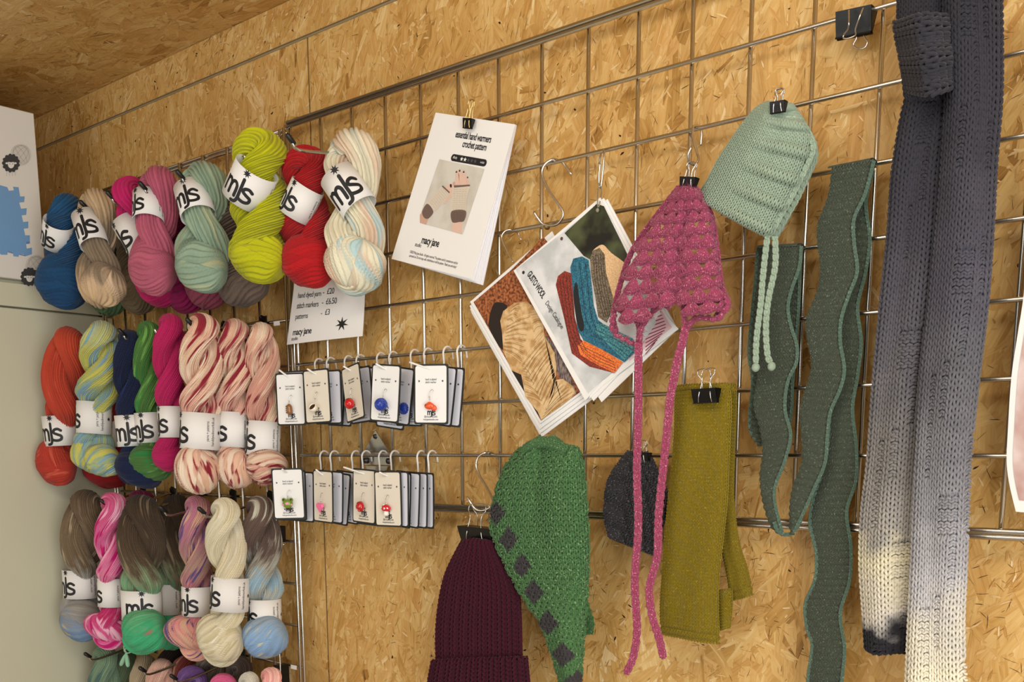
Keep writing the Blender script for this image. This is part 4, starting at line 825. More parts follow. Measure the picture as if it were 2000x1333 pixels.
# ---- mint baby bonnet with two cords
MI = knit_mat('mint_wool', [(0, '#8c9d89')], '#a9b8a4', .0, .2, 300, .2)
bon = thing('baby_bonnet', 'pale mint knitted baby bonnet with ridged tucks and two long cords', 'bonnet', at(1480, 330, -.05))
ml = [(1500, 203), (1478, 214), (1455, 239), (1430, 274), (1405, 311), (1379, 359), (1361, 384)]
mr_ = [(1545, 208), (1566, 236), (1580, 272), (1570, 320), (1548, 372), (1524, 416), (1500, 462)]
tuck = lambda u, v: .0070 * np.maximum(0, np.sin((v * 5.4 + .12 * u) * 2 * np.pi / 1.0)) ** 1.5 * (u > .25) * np.clip((u - .25) * 3, 0, 1) + .012 * np.exp(-((u - .28) / .16) ** 2) * (1 - v) * .6
S = surf(ml, mr_, -.045, .030, tuck, sharp=.5); mb = MB(); backing(mb, S, .002, both=.02, nu=24, nv=80); knit(mb, S, 20, 38, None, seg=10, sides=5, loose=.15, dz=1.2); fuzz(mb, S, 500, .004, .00009, 5); mb.build('bonnet_body', MI, bon)
mb = MB()
for off, Yq in ((0, -.052), (1, -.042)):
    pts = [(1562 - 4 * off, 232), (1580, 262), (1588 + 3 * off, 292), (1572 + 8 * off, 332), (1548 + 12 * off, 382), (1524 + 12 * off, 424), (1502 + 9 * off, 464)]
    chain(mb, pts, .0058, Yq); chain(mb, [(x - 5, y + 1) for x, y in pts], .0055, Yq + .002)
# outer fold of the brim
pts = [(1590, 290), (1591, 312), (1574, 352), (1552, 396), (1528, 440), (1512, 468)]; chain(mb, pts, .006, -.030); chain(mb, [(x - 5, y) for x, y in pts], .005, -.033)
mb.build('brim', MI, bon)
mb = MB(); chain(mb, [(1499, 459), (1490, 541), (1486, 593), (1480, 640), (1477, 672), (1476, 712)], .0062, -.055)
ellipsoid(mb, at(1476, 718, -.055), (.0045, .0045, .005)); mb.build('cord', MI, bon)
mb = MB(); chain(mb, [(1514, 462), (1514, 520), (1501, 585), (1496, 637), (1499, 693), (1506, 710)], .0062, -.053)
ellipsoid(mb, at(1507, 716, -.053), (.0045, .0045, .005)); mb.build('cord', MI, bon)

# ---- mustard fingerless mitts
MU = knit_mat('mustard_wool', [(0, '#75640e')], '#97852a', .04, .38, 420, .12)
def hem(r, nr): return 1 if (r < 3 or r > nr - 4) and r % 2 else 0
for i, (l, r, Y, nc, nr, lab) in enumerate((
        ([(1319, 757), (1320, 800), (1317, 876), (1307, 974), (1300, 1050), (1295, 1120), (1291, 1180), (1292, 1237)], [(1424, 752), (1428, 800), (1424, 876), (1420, 974), (1412, 1050), (1404, 1120), (1402, 1180), (1405, 1256)], -.040, 20, 78, 'mustard yellow knitted mitt hanging in front'),
        ([(1380, 756), (1385, 800), (1392, 876), (1398, 974), (1408, 1060), (1420, 1120), (1428, 1172)], [(1437, 751), (1438, 800), (1434, 876), (1432, 974), (1443, 1060), (1458, 1108), (1470, 1160)], -.018, 11, 66, 'mustard yellow knitted mitt behind, its hem poking out to the right'))):
    S = surf(l, r, Y, .012, (lambda u, v: .0022 * np.sin(u * 7 + v * 3)), sharp=.5); o = thing('fingerless_mitt', lab, 'mitt', at(*l[0], Y), 'pair of mustard mitts')
    mb = MB(); backing(mb, S, .002, both=.006); knit(mb, S, nc, nr, lambda c, q, nr=nr: hem(q, nr), seg=8, sides=5, loose=.2, dz=1.15); mb.build('mitt_body', MU, o)
    if i == 0:
        mb = MB(); S2 = surf([(1400, 1155), (1403, 1190), (1406, 1232)], [(1429, 1150), (1430, 1180), (1425, 1226)], -.028, .006); backing(mb, S2, .001, both=.004); knit(mb, S2, 6, 14, None, seg=8, sides=5); mb.build('thumb_opening', MU, o)

# ---- small dark grey cable hat
GY = knit_mat('charcoal_wool', [(0, '#302f32')], '#666468', .2, .4, 380, .12)
o = thing('knitted_hat', 'small dark grey cable knit hat behind the pink ties', 'hat', at(1245, 890, -.02))
gl = [(1226, 884), (1208, 906), (1191, 931), (1183, 956), (1180, 1000), (1183, 1026), (1190, 1048)]
gr = [(1266, 886), (1274, 900), (1284, 920), (1296, 945), (1304, 974), (1298, 1020), (1278, 1083)]
S = surf(gl, gr, -.018, .012, lambda u, v: .0035 * np.sin((u * 5 + np.abs(u - .35) * 4 - v * 5) * 2 * np.pi * .8), sharp=.5)
mb = MB(); backing(mb, S, .002, both=.005); knit(mb, S, 20, 40, lambda c, r: 1 if ((c + r) % 6 in (0, 1)) else 0, seg=8, sides=5, loose=.2)
S3 = surf([(1190, 1046), (1191, 1053)], [(1278, 1081), (1277, 1088)], -.019, .010); knit(mb, S3, 20, 3, gart, seg=8, sides=5); fuzz(mb, S, 900, .006, .00008, 9); mb.build('hat_body', GY, o)

# ---- burgundy ribbed beanie
BU = knit_mat('burgundy_wool', [(0, '#3c0a1e')], None, .0, .3, 260, .08)
o = thing('knitted_hat', 'burgundy ribbed beanie with folded cuff hanging at the bottom edge', 'hat', at(940, 1060, -.04))
ul = [(908, 1056), (892, 1084), (874, 1120), (863, 1160), (856, 1210), (854, 1250), (855, 1292)]
ur = [(968, 1062), (984, 1086), (1000, 1115), (1014, 1152), (1019, 1210), (1020, 1250), (1021, 1286)]
S = surf(ul, ur, -.040, .024, lambda u, v: .0022 * np.cos(u * 2 * np.pi * 9), sharp=.5)
mb = MB(); backing(mb, S, .002, both=.014); knit(mb, S, 18, 27, None, seg=10, sides=5, loose=.2, dz=1.1); fuzz(mb, S, 900, .006, .00009, 11); mb.build('hat_body', BU, o)
S = surf([(846, 1292), (838, 1336), (834, 1390)], [(1031, 1285), (1036, 1336), (1040, 1385)], -.044, .030, lambda u, v: .0028 * np.cos(u * 2 * np.pi * 9), sharp=.5)
mb = MB(); backing(mb, S, .002, both=.018); knit(mb, S, 18, 12, None, seg=10, sides=5, loose=.15); fuzz(mb, S, 500, .006, .00009, 12); mb.build('hat_cuff', BU, o)

# ---- green textured kerchief hat with grey dots
DOTS = [(972, 1003), (996, 1055), (1022, 1105), (1046, 1156), (1073, 1216), (1101, 1277), (1124, 1330)]
GN = knit_mat('green_tweed_wool', [(0, '#42693d')], '#7d9c6e', .16, .4, 330, .15, spots='#3a3739')
hat = thing('knitted_hat', 'green waffle knit pointed hat with a row of grey dots', 'hat', at(1060, 870, -.06))
kl = [(1050, 861), (1016, 880), (991, 908), (972, 950), (960, 1003), (961, 1045), (990, 1110), (1020, 1164), (1055, 1216), (1078, 1276), (1095, 1334), (1108, 1380)]
kr = [(1086, 861), (1108, 876), (1130, 880), (1138, 905), (1144, 950), (1148, 1003), (1151, 1062), (1149, 1130), (1146, 1180), (1140, 1240), (1135, 1300), (1130, 1380)]
fold = lambda u, v: -.010 * np.exp(-((u - .42 - .25 * v) / .10) ** 2) * np.clip(1 - v * 1.2, 0, 1) + .003 * np.sin(u * 9 + v * 4)
S = surf(kl, kr, -.052, .032, fold, sharp=.5)
Dp = np.array([at(x, y, -.062) for x, y in DOTS]); fS = S[0]; dS = S[1]
def dots(u, v):
    P = fS(u, v); m = np.zeros(P.shape[:-1]); e1_, e2_ = viewframe(Dp[3])
    for c in Dp:
        q = P - c; q = q - (q @ dS)[..., None] * dS; a_ = np.abs(q @ e1_) / .0140 + np.abs(q[..., 2]) / .0170; m = np.maximum(m, (a_ < 1).astype(float))
    return m
mb = MB(); backing(mb, S, .002, both=.016, nu=30, nv=90, colf=dots); knit(mb, S, 21, 56, lambda c, r: 1 if (r % 4 < 2) != (c % 2 == 0) else 0, seg=10, sides=5, loose=.25, colf=dots, dz=1.2); fuzz(mb, S, 1600, .006, .00009, 13); mb.build('hat_body', GN, hat)
S = surf([(1030, 868), (1046, 860), (1066, 858), (1086, 861), (1108, 874)], [(1012, 894), (1034, 874), (1062, 872), (1082, 876), (1100, 886)], -.075, .008)
mb = MB(); backing(mb, S, .001, both=.004); knit(mb, S, 4, 16, None, seg=10, sides=5); mb.build('rolled_edge', GN, hat)
S = surf([(1140, 1180), (1144, 1205), (1142, 1240)], [(1148, 1178), (1160, 1216), (1158, 1238)], -.03, .004)
mb = MB(); backing(mb, S, .001, both=.004); knit(mb, S, 4, 9, gart, seg=10, sides=5); mb.build('back_corner', GN, hat)

# ---- pink mohair lace bonnet: rows of open shells
PK = knit_mat('pink_mohair', [(0, '#933a58')], '#cf8ea0', .16, .3, 520, .25)
lace = thing('lace_bonnet', 'pink mohair crocheted lace bonnet with two long dangling ties', 'bonnet', at(1340, 366, -.05))
pl = [(1326, 366), (1302, 396), (1280, 425), (1250, 465), (1228, 505), (1210, 560), (1198, 618), (1204, 652)]
pr = [(1358, 368), (1369, 385), (1386, 415), (1393, 440), (1402, 505), (1408, 555), (1416, 592), (1396, 622)]
fo = lambda u, v: -.013 * np.exp(-((u - .56) / .07) ** 2) * np.clip(v * 2, 0, 1) + .005 * np.sin(u * 16) * v
S = surf(pl, pr, -.060, .026, fo, sharp=.5); f = S[0]; dP = S[1]; mb = MB(); nrow = 11; r0 = .00125; allp = []
def cut(v, u): return v < 1.0 - .17 * np.exp(-((u - .5) / .17) ** 2)
for q in range(nrow):
    va, vb = q / nrow, (q + 1) / nrow; nf = 5 if q < 3 else (6 if q < 7 else 7)
    for c in range(nf):
        uc = (c + .5 + (.5 if q % 2 else 0)) / nf
        if uc > 1.02: continue
        if not cut(vb, uc): continue
        hw = .5 / nf * 1.12
        # shell: stitches fanning from the base point
        for k in np.linspace(-1, 1, 8):
            u_ = np.array([uc, uc + hw * k * .62, uc + hw * k * .95]); v_ = np.array([va + .08 / nrow, va + .62 / nrow, vb - (.24 * (abs(k)) ** 2 - .12) / nrow])
            u_ = np.clip(u_, 0, 1); P = catmull(f(u_, v_) + dP * np.array([[.0005], [.002], [.001]]), 7); addtube(mb, P, [r0 * .8, r0 * 1.1, r0 * 1.35, r0 * 1.4, r0 * 1.35, r0 * 1.2, r0], 5); allp.append(P)
        k = np.linspace(-1, 1, 21); u_ = np.clip(uc + hw * k, 0, 1); v_ = vb - (.24 * k ** 2 - .12) / nrow
        P = f(u_, v_) + dP * (.002 + .0012 * np.sin(k * 28))[:, None] + np.array([0, 0, 1]) * (.0011 * np.cos(k * 28))[:, None]; addtube(mb, P, r0 * 1.15, 5); allp.append(P)
        P2 = f(u_, v_ + .012) + dP * (.0005 - .001 * np.sin(k * 28))[:, None]; addtube(mb, P2, r0 * 1.1, 5); allp.append(P2)
# solid crown under the clip, side edges and the deep fold
S2 = surf(pl[:3], pr[:3], -.058, .018); knit(mb, S2, 9, 12, None, seg=8, sides=5, rad=.0012); k0 = mb.n
for ed in (pl, pr):
    P0 = [(x, y) for x, y in ed]; chain(mb, P0, .0062, -.060)
for u_c in (.44, .52, .60, .68):
    vv = np.linspace(.06, .86, 60); P = f(np.full(60, u_c) + .010 * np.sin(vv * 90), vv) + dP * (.0015 * np.cos(vv * 120))[:, None]; addtube(mb, P, .0016, 5); allp.append(P)
V3 = f(*np.meshgrid(np.linspace(.40, .66, 6), np.linspace(.02, .84, 30))) - dP * .001; mb.add(V3.reshape(-1, 3), grid_faces(6, 30), uv2=np.full((180, 2), .5))
fuzz_pts(mb, np.concatenate(allp), 14000, .009, .00010, 3); mb.build('lace_body', PK, lace)
tie1 = [(1247, 671), (1247, 700), (1247, 760), (1246, 827), (1244, 925), (1246, 985), (1246, 1043), (1241, 1110), (1240, 1146), (1242, 1190), (1244, 1234), (1237, 1283), (1222, 1318)]
tie2 = [(1339, 640), (1333, 668), (1324, 700), (1316, 740), (1309, 778), (1303, 840), (1297, 900), (1287, 998), (1285, 1060), (1283, 1090), (1270, 1140), (1268, 1160), (1274, 1205), (1288, 1250), (1296, 1288)]
for pts in (tie1, tie2):
    mb = MB(); chain(mb, pts, .0088, -.075, pitch=.0095, v2=.5); fuzz_pts(mb, catmull([at(x, y, -.075) for x, y in pts], 300), 1600, .009, .0001, 4); mb.build('tie', PK, lace)
def lap(pts, Y, wd):
    mb = MB()
    for off in (0, 1):
        P = catmull([at(x + off * 3, y + off * 3, Y) for x, y in pts], 90); t = np.arange(90) * .9; P = P + np.stack([.0016 * np.cos(t + off), .001 * np.sin(t), .0016 * np.sin(t + off)], 1); addtube(mb, P, wd, 6)
    fuzz_pts(mb, P, 1200, .009, .0001, 8); mb.build('edge_flap', PK, lace)
lap([(1199, 615), (1194, 632), (1200, 650), (1222, 662), (1244, 672), (1250, 640), (1262, 621), (1280, 600), (1294, 590), (1303, 598)], -.066, .0022)
lap([(1204, 600), (1222, 612), (1240, 622), (1248, 640), (1247, 668)], -.064, .0022)
lap([(1320, 590), (1332, 580), (1336, 610), (1339, 640), (1350, 625), (1366, 618), (1384, 620), (1400, 620), (1413, 604), (1420, 592), (1412, 572)], -.066, .0024)
lap([(1334, 596), (1350, 592), (1372, 586), (1394, 582), (1412, 590)], -.064, .0022)
# ------------------------------------------------------------------ printed matter
def page_frame(tl, tr, br, bl, Y, lift=0.0):
    """planar page given by its traced corners; returns map (s,t in 0..1, t down) -> 3D"""
    P = [at(*q, Y) for q in (tl, tr, br, bl)]
    def f(Q, k=0.0):
        Q = np.asarray(Q, float); s, t = Q[:, 0:1], Q[:, 1:2]
        return (P[0] * (1 - s) + P[1] * s) * (1 - t) + (P[3] * (1 - s) + P[2] * s) * t + np.array([0, -1, 0]) * k
    return f, P
def px(Y): return lambda Q: np.array([at(x, y, Y) for x, y in np.asarray(Q, float).reshape(-1, 2)])
def poly(mb, pts, Y, mi=0): mb.add(px(Y)(pts), [list(range(len(pts)))], mi)
def blob(mb, pts, Y, mi=0, n=40): poly(mb, list(map(tuple, closed(pts, n))), Y, mi)
def closed(pts, n):
    P = np.array(pts, float); Q = np.concatenate([P[-2:], P, P[:3]]); m = len(P); out = []
    for i in range(m):
        a, b, c, e = Q[i + 1], Q[i + 2], Q[i + 3], Q[i + 4 if i + 4 < len(Q) else -1]
        for u in np.linspace(0, 1, max(2, n // m), endpoint=False): out.append(.5 * (2 * b + (c - a) * u + (2 * a - 5 * b + 4 * c - e) * u ** 2 + (3 * b - a - 3 * c + e) * u ** 3))
    return np.array(out)
def ink(c): return mat('ink_' + c.strip('#'), c, .55, var=.0)
def tex(name, c1, c2, scale, detail=4, stretch=(1, 1, 1), lo=.4, hi=.6):
    if name in _m: return _m[name]
    m = bpy.data.materials.new(name); m.use_nodes = True; nt = m.node_tree; b = nt.nodes['Principled BSDF']
    tc = nt.nodes.new('ShaderNodeTexCoord'); mp = nt.nodes.new('ShaderNodeMapping'); mp.inputs['Scale'].default_value = stretch; nt.links.new(tc.outputs['Object'], mp.inputs[0])
    n = nt.nodes.new('ShaderNodeTexNoise'); n.inputs['Scale'].default_value = scale; n.inputs['Detail'].default_value = detail; nt.links.new(mp.outputs[0], n.inputs['Vector'])
    r = ramp(nt, [(lo, c1), (hi, c2)]); nt.links.new(n.outputs['Fac'], r.inputs[0]); nt.links.new(r.outputs[0], b.inputs['Base Color']); b.inputs['Roughness'].default_value = .45
    _m[name] = m; return m

def binder_clip(c, wpx, rot, Y, label, body=.6, handles='up', hl=1.15, hmat=None, flip=False, hspread=.28, dx=0.0):
    """c: pixel at the middle of the spine; jaws point down unless flip"""
    hmat = hmat or STEEL
    C = at(c[0], c[1], Y); r = at(c[0] + math.cos(math.radians(rot)) * 10, c[1] + math.sin(math.radians(rot)) * 10, Y) - C; r = nrm(r)
    W = wpx * mpp(C) / max(.2, abs(r @ viewframe(C)[0])); n = np.array([0, -1.0, 0]); dn = np.cross(r, n); dn = dn if dn[2] < 0 else -dn
    if flip: dn = -dn
    H = W * body; t = W * .42; root = thing('binder_clip', label, 'clip', C, None)
    mb = MB(); th = .0006
    for s in (-1, 1):      # two sprung faces from the spine to the jaw, rolled lip at the jaw
        prof = [(t / 2, 0), (t * .36, H * .35), (t * .14, H * .8), (t * .06, H), (t * .16, H * 1.04), (t * .14, H * .96)]
        P = np.array([[C + n * (s * a) + dn * b + r * (k * W / 2) for k in (-1, -.5, -.46, .46, .5, 1)] for a, b in prof]).reshape(-1, 3)
        mb.add(P, grid_faces(6, len(prof)))
        P2 = P + n * s * th; mb.add(P2, grid_faces(6, len(prof)))
    box(mb, C + dn * .0004, (W, t, .0012), 0, axes=np.array([r, n, dn]))
    for k in (-1, 1):
        e = C + r * (k * W / 2); mb.add([e + n * t / 2, e - n * t / 2, e + dn * H * .95 + n * .0004, e + dn * H * .95 - n * .0004], [[0, 1, 3, 2]])
    mb.build('spring_body', BLACK, root, smooth=False)
    for s in (1, -1):
        q = hspread * W; lean = (.25 if s > 0 else -.25)
        if handles == 'up': z = [H * 1.0, H * .45, -H * hl * .55, -H * hl * .95, -H * hl * 1.25, -H * hl * 1.32]; off = [.12, .42, .30, .20, .14, .12]
        else: z = [H * 1.0, H * .4, -H * .3, -H * .75, -H * 1.1, -H * 1.2]; off = [.2, .7, 1.2, 1.5, 1.7, 1.75]
        xs = [1.0, .85, .62, .95, .8, .0]; pts = [C + r * (q * x + s * dx * W * .2 * (i / 5)) + n * (s * t * o) + dn * zz for i, (x, zz, o) in enumerate(zip(xs, z, off))]
        pts2 = [C + r * (-q * x + s * dx * W * .2 * (i / 5)) + n * (s * t * o) + dn * zz for i, (x, zz, o) in enumerate(zip(xs, z, off))]
        mb = MB(); addtube(mb, catmull(pts + pts2[::-1][1:], 60), .00065, 7); mb.build('wire_handle', hmat, root)
    return root
binder_clip((1673, 21), 66, -12, -.004, 'large black binder clip gripping the upper wire left of the long scarf, handles hanging down', body=.62, flip=False, handles='up', hl=.01)
# handles of that clip hang below its body
big = [o for o in COL.objects if o.name.startswith('binder_clip')][-1]
for ch in list(big.children):
    if ch.name.startswith('wire_handle'): bpy.data.objects.remove(ch)
for pts, Yh in (([(1658, 20), (1658, 45), (1656, 57), (1648, 68), (1648, 75), (1660, 74), (1671, 68), (1671, 56), (1680, 30), (1686, 16)], (-.020, -.026, -.022, -.018, -.018, -.018, -.018, -.022, -.026, -.02)), ([(1688, 40), (1687, 54), (1688, 72), (1694, 82), (1690, 92), (1680, 96), (1669, 92), (1667, 86), (1673, 74), (1671, 60), (1672, 42)], (-.004,) * 11)):
    mb = MB(); addtube(mb, catmull([at(x, y, q) for (x, y), q in zip(pts, Yh)], 60), .00085, 7); mb.build('wire_handle', STEEL, big)
binder_clip((916, 232), 17, 4, -.030, 'small black binder clip with gold handles on top of the pattern booklets', body=.72, hl=1.5, hmat=BRASS)
binder_clip((1347, 347), 30, 2, -.072, 'small black binder clip holding the pink lace bonnet', body=.55, hl=1.08)
binder_clip((1521, 199), 28, -10, -.080, 'small black binder clip pinching the mint bonnet', body=.62, hl=.92)
binder_clip((936, 1030), 62, 6, -.048, 'wide black binder clip pinching the burgundy beanie', body=.45, hl=.9)
binder_clip((1379, 760), 46, -4, -.062, 'black binder clip pinching the mustard mitts', body=.5, hl=1.1, dx=1)
binder_clip((1254, 884), 30, 4, -.028, 'small black binder clip on the dark grey cable hat', body=.6, hl=.8)

def s_hook(pts, label, r=.0019, m=None):
    """pts: (px, py, Y)"""
    P = catmull([at(x, y, Y) for x, y, Y in pts], 70); mb = MB(); addtube(mb, P, r, 10)
    return tag(mb.build('s_hook', m or CHROME, origin=P.mean(0)), label, 'hook', 'wire S hooks')
s_hook([(1116, 341, .012), (1103, 322, .010), (1092, 314, .004), (1078, 312, -.006), (1063, 323, -.012), (1059, 342, -.014), (1072, 372, -.014), (1090, 398, -.013), (1099, 412, -.012), (1099, 424, -.012), (1090, 437, -.012), (1076, 441, -.013), (1060, 437, -.015), (1050, 425, -.018), (1043, 414, -.020)], 'empty chrome S hook hanging from the wire above the catalogues', .0017)
s_hook([(1018, 469, .010), (1012, 456, .008), (998, 449, -.004), (985, 453, -.010), (980, 466, -.012), (990, 490, -.012), (1002, 512, -.012)], 'thin wire hook behind the yarn picture catalogue', .0011)
s_hook([(969, 528, -.010), (976, 540, -.012), (984, 549, -.012), (990, 545, -.013)], 'wire hook end poking out left of the yarn picture catalogue', .0011)
s_hook([(1170, 320, .010), (1174, 300, .006), (1178, 293, -.003), (1180, 300, -.010), (1178, 330, -.012), (1174, 362, -.012), (1171, 366, -.012), (1170, 345, -.012), (1172, 320, -.012)], 'narrow S hook carrying the sock catalogue', .0013)
s_hook([(1369, 284, .012), (1370, 256, .010), (1362, 246, .002), (1353, 250, -.012), (1354, 272, -.016), (1362, 300, -.018), (1364, 312, -.02), (1356, 322, -.024), (1346, 316, -.03), (1344, 302, -.034), (1350, 288, -.034)], 'chrome S hook carrying the pink lace bonnet', .0015)
s_hook([(981, 913, .012), (975, 900, .010), (962, 886, .002), (947, 885, -.010), (934, 894, -.014), (930, 910, -.016), (937, 930, -.018), (950, 951, -.022), (962, 975, -.03), (961, 987, -.036), (950, 996, -.040), (936, 998, -.044), (926, 992, -.046), (918, 980, -.048), (912, 971, -.048)], 'long chrome S hook carrying the burgundy beanie', .0018)
mb = MB(); lathe(mb, at(1070, 443, -.009), (0, -1, 0), [(0, .006), (.0025, .006), (.0032, .004), (.0042, .003), (.0042, 0)], 18)
tag(mb.build('panel_connector', mat('dull_brass', '#9a7d4c', .45, .8), origin=at(1070, 443, -.009)), 'small round connector on the wire under the empty S hook', 'connector')

# pattern booklets under the gold-handled clip
bk = thing('pattern_booklets', 'white crochet pattern booklets titled essential hand warmers, hanging from a gold clip', 'booklet', at(900, 240, -.025))
PW = mat('cool_white_paper', '#e4e4e8', .7)
YB = -.022
for i, (dbl, dbr) in enumerate((((0, 0), (0, 0)), ((5, 2), (5, 4)), ((17, 8), (9, 6)), ((28, 14), (16, 10)), ((36, 18), (22, 12)))):
    k = .0028 * i * .55; mb = MB(); f, P = page_frame((851 + .3 * i, 220 + .2 * i), (1006 + .6 * i, 243 + .5 * i), (921 + dbr[0], 545.5 + dbr[1]), (764.6 + dbl[0], 506 + dbl[1] * .55), YB + k)
    slab(mb, [P[0], P[1], P[2], P[3]][::-1], (0, -1, 0), .0011, 0); mb.build('booklet', PAPER if i == 0 else PW, bk, smooth=False)
Fb, _ = page_frame((851, 220), (1006, 243), (921, 545.5), (764.6, 506), YB - .0004)
flipt = lambda f, asp, dy=0: (lambda Q: f(np.stack([Q[:, 0], 1 - Q[:, 1] / asp], 1)))
asp = 1.33; FB = lambda Q: Fb(np.stack([Q[:, 0], (asp - Q[:, 1]) / asp], 1))
mb = MB(); text(mb, 'essential hand warmers', FB, .555, 1.33 - .175, .083, sx=.62, bold=.018); text(mb, 'crochet pattern', FB, .60, 1.33 - .245, .083, sx=.62, bold=.018)
pill = [(.58 + x, 1.33 - .345 + y) for x, y in rrect(.44, .06, .029)]; mb.add(FB(np.array(pill)), [list(range(len(pill)))])
text(mb, 'macy jane', FB, .41, 1.33 - 1.125, .098, sx=.62, bold=.02); text(mb, 'studio', FB, .275, 1.33 - 1.165, .052, sx=.7)
text(mb, '©2023 Macy Jane Studio - All rights reserved. The pattern and it\'s contents are only for', FB, .50, 1.33 - 1.235, .034, sx=.55)
text(mb, 'personal use. Do not copy, edit, redistribute or sell this pattern. Thank you and enjoy!', FB, .50, 1.33 - 1.27, .034, sx=.55)
mb.build('printed_text', INK, bk, smooth=False)
mb = MB(); FB2 = lambda Q: FB(Q) + np.array([0, -.0003, 0])
text(mb, 'difficulty', FB2, .41, 1.33 - .352, .030, sx=.6); text(mb, 'crochet', FB2, .75, 1.33 - .352, .028, sx=.6)
for i in range(5): star(mb, FB2, .495 + i * .042, 1.33 - .345, .02, 5, .45, 0 if i < 2 else 1)
mb.build('printed_rating', [PAPER, INKG], bk, smooth=False)
# the printed picture: two hands in fingerless mitts (flat print)
mb = MB(); z0 = YB - .0005
def bp(p): return (820 + p[0] / 7.838, 300 + p[1] / 7.838)
def B(pts, mi, dz=0, sm=True):
    q = [bp(p) for p in pts]
    (blob if sm else poly)(mb, q, z0 - dz, mi)
pm = [tex('print_backdrop', '#c3beb2', '#d0ccc2', 30), ink('#d9b8a6'), ink('#c9a28d'), tex('print_mitt', '#c4b7a5', '#ded4c4', 1500, 2), ink('#6d5a50'), ink('#2a1714'), ink('#a9a08f'), ink('#574640')]
B([(300, 88), (990, 238), (655, 1238), (0, 1062), (0, 960)], 0, 0, False)
B([(0, 940), (40, 900), (150, 960), (95, 1090), (0, 1062)], 2, .0002, False)
B([(500, 1040), (650, 1030), (640, 1236), (486, 1192)], 1, .0002, False)
for a in ([(540, 480), (545, 300), (560, 255), (580, 265), (600, 320), (608, 480)], [(608, 480), (592, 320), (590, 260), (607, 235), (628, 260), (655, 330), (668, 480)], [(668, 480), (655, 330), (655, 275), (672, 255), (690, 280), (712, 350), (726, 480)], [(722, 480), (715, 380), (722, 348), (738, 360), (752, 480)]): B(a, 1, .0003, False)
B([(500, 470), (520, 430), (545, 450), (560, 500), (500, 560)], 2, .0002)
for c_, w_, h_ in (((560, 277), 12, 18), ((608, 258), 13, 20), ((671, 277), 13, 19), ((730, 362), 9, 16)): B([(c_[0] - w_, c_[1] + h_), (c_[0] - w_ * .8, c_[1] - h_ * .3), c_, (c_[0] + 1, c_[1] - h_), (c_[0] + w_ * .8, c_[1] - h_ * .2), (c_[0] + w_, c_[1] + h_)], 5, .0004, False)
B([(395, 520), (440, 480), (480, 465), (515, 490), (510, 560), (495, 640), (450, 700), (380, 770), (340, 740), (400, 640)], 1, .0003)
B([(460, 475), (475, 468), (488, 480), (488, 515), (470, 522), (460, 500)], 5, .0004)
B([(345, 500), (450, 590), (440, 640), (380, 740), (320, 790), (215, 890), (115, 770), (220, 620), (280, 560)], 3, .00045)
B([(335, 505), (352, 490), (460, 590), (450, 612)], 4, .0005, False)
B([(115, 770), (205, 885), (150, 980), (95, 1000), (50, 960), (38, 880)], 4, .0005)
B([(525, 500), (760, 490), (740, 600), (715, 720), (695, 885), (490, 880), (465, 760), (490, 640)], 3, .00045)
B([(520, 490), (765, 476), (768, 500), (525, 524)], 4, .0005, False); B([(488, 884), (698, 876), (680, 1025), (600, 1050), (495, 1048)], 4, .0005)
for i in range(8): B([(505 + i * 24, 890), (511 + i * 24, 890), (508 + i * 22, 1035), (502 + i * 22, 1035)], 7, .0006, False)
for i in range(9):
    t = i / 8; a = (215 - 95 * 0 + 5 - t * 0 + (t * 110), 640 + 0 - t * 110 + 130 * (1 - t) * 0); x0, y0 = 150 + t * 190, 735 - t * 210; stroke(mb, [bp((x0, y0)), bp((x0 + 55, y0 + 62)), bp((x0 + 100, y0 + 118))], .35, px(z0 - .0007), 6)
for i in range(10):
    for j in range(5): x0, y0 = 520 + j * 42 - i * 2, 540 + i * 34; stroke(mb, [bp((x0, y0)), bp((x0 + 14, y0 + 14)), bp((x0 + 26, y0 + 2))], .4, px(z0 - .0007), 6)
mb.build('printed_picture', pm, bk, smooth=False)

# price sign
pg = thing('price_sign', 'white price list sheet with black star, partly hidden by the red and cream skeins', 'sign', at(640, 590, -.012))
sl_ = [(584, 470), (578, 510), (574, 560), (568, 610), (560, 674)]; sr_ = [(716, 462), (716, 510), (713, 560), (711, 610), (708, 657)]
YS = -.014; A = catmull([at(x, y, YS) for x, y in sl_], 20); Bq = catmull([at(x, y, YS) for x, y in sr_], 20); mb = MB()
U, Vv = np.meshgrid(np.linspace(0, 1, 14), np.arange(20))
def Fs(Q, k=0.0):
    Q = np.asarray(Q, float); t = np.clip(Q[:, 1], 0, 1) * 19; i = np.clip(t.astype(int), 0, 18); w_ = (t - i)[:, None]; a = A[i] * (1 - w_) + A[i + 1] * w_; b = Bq[i] * (1 - w_) + Bq[i + 1] * w_
    return a * (1 - Q[:, 0:1]) + b * Q[:, 0:1] + np.array([0, -1, 0]) * ((.004 * np.sin(np.clip(Q[:, 0:1], 0, 1) * np.pi) * (.4 + Q[:, 1:2] * .6)) + k)
Q = np.stack([U.ravel(), Vv.ravel() / 19], 1); mb.add(Fs(Q), grid_faces(14, 20)); mb.add(Fs(Q, -.0005), grid_faces(14, 20)); mb.build('sheet', PAPER, pg)
asp = 1.12; FS = lambda Q: Fs(np.stack([Q[:, 0], 1 - Q[:, 1] / asp], 1), .0005)
mb = MB(); Yr = lambda t: asp * (1 - t)
text(mb, 'yarn from norfolk', FS, .60, Yr(.335), .088, sx=.75)
for t, a, b_ in ((.555, 'hand dyed yarn', '£20'), (.655, 'stitch markers', '£6.50'), (.76, 'patterns', '£3')):
    text(mb, a, FS, .085, Yr(t), .086, sx=.72, align='L'); text(mb, '-', FS, .455, Yr(t - .01), .09, sx=.8, align='L'); text(mb, b_, FS, .51, Yr(t - .012), .094, sx=.76, align='L')
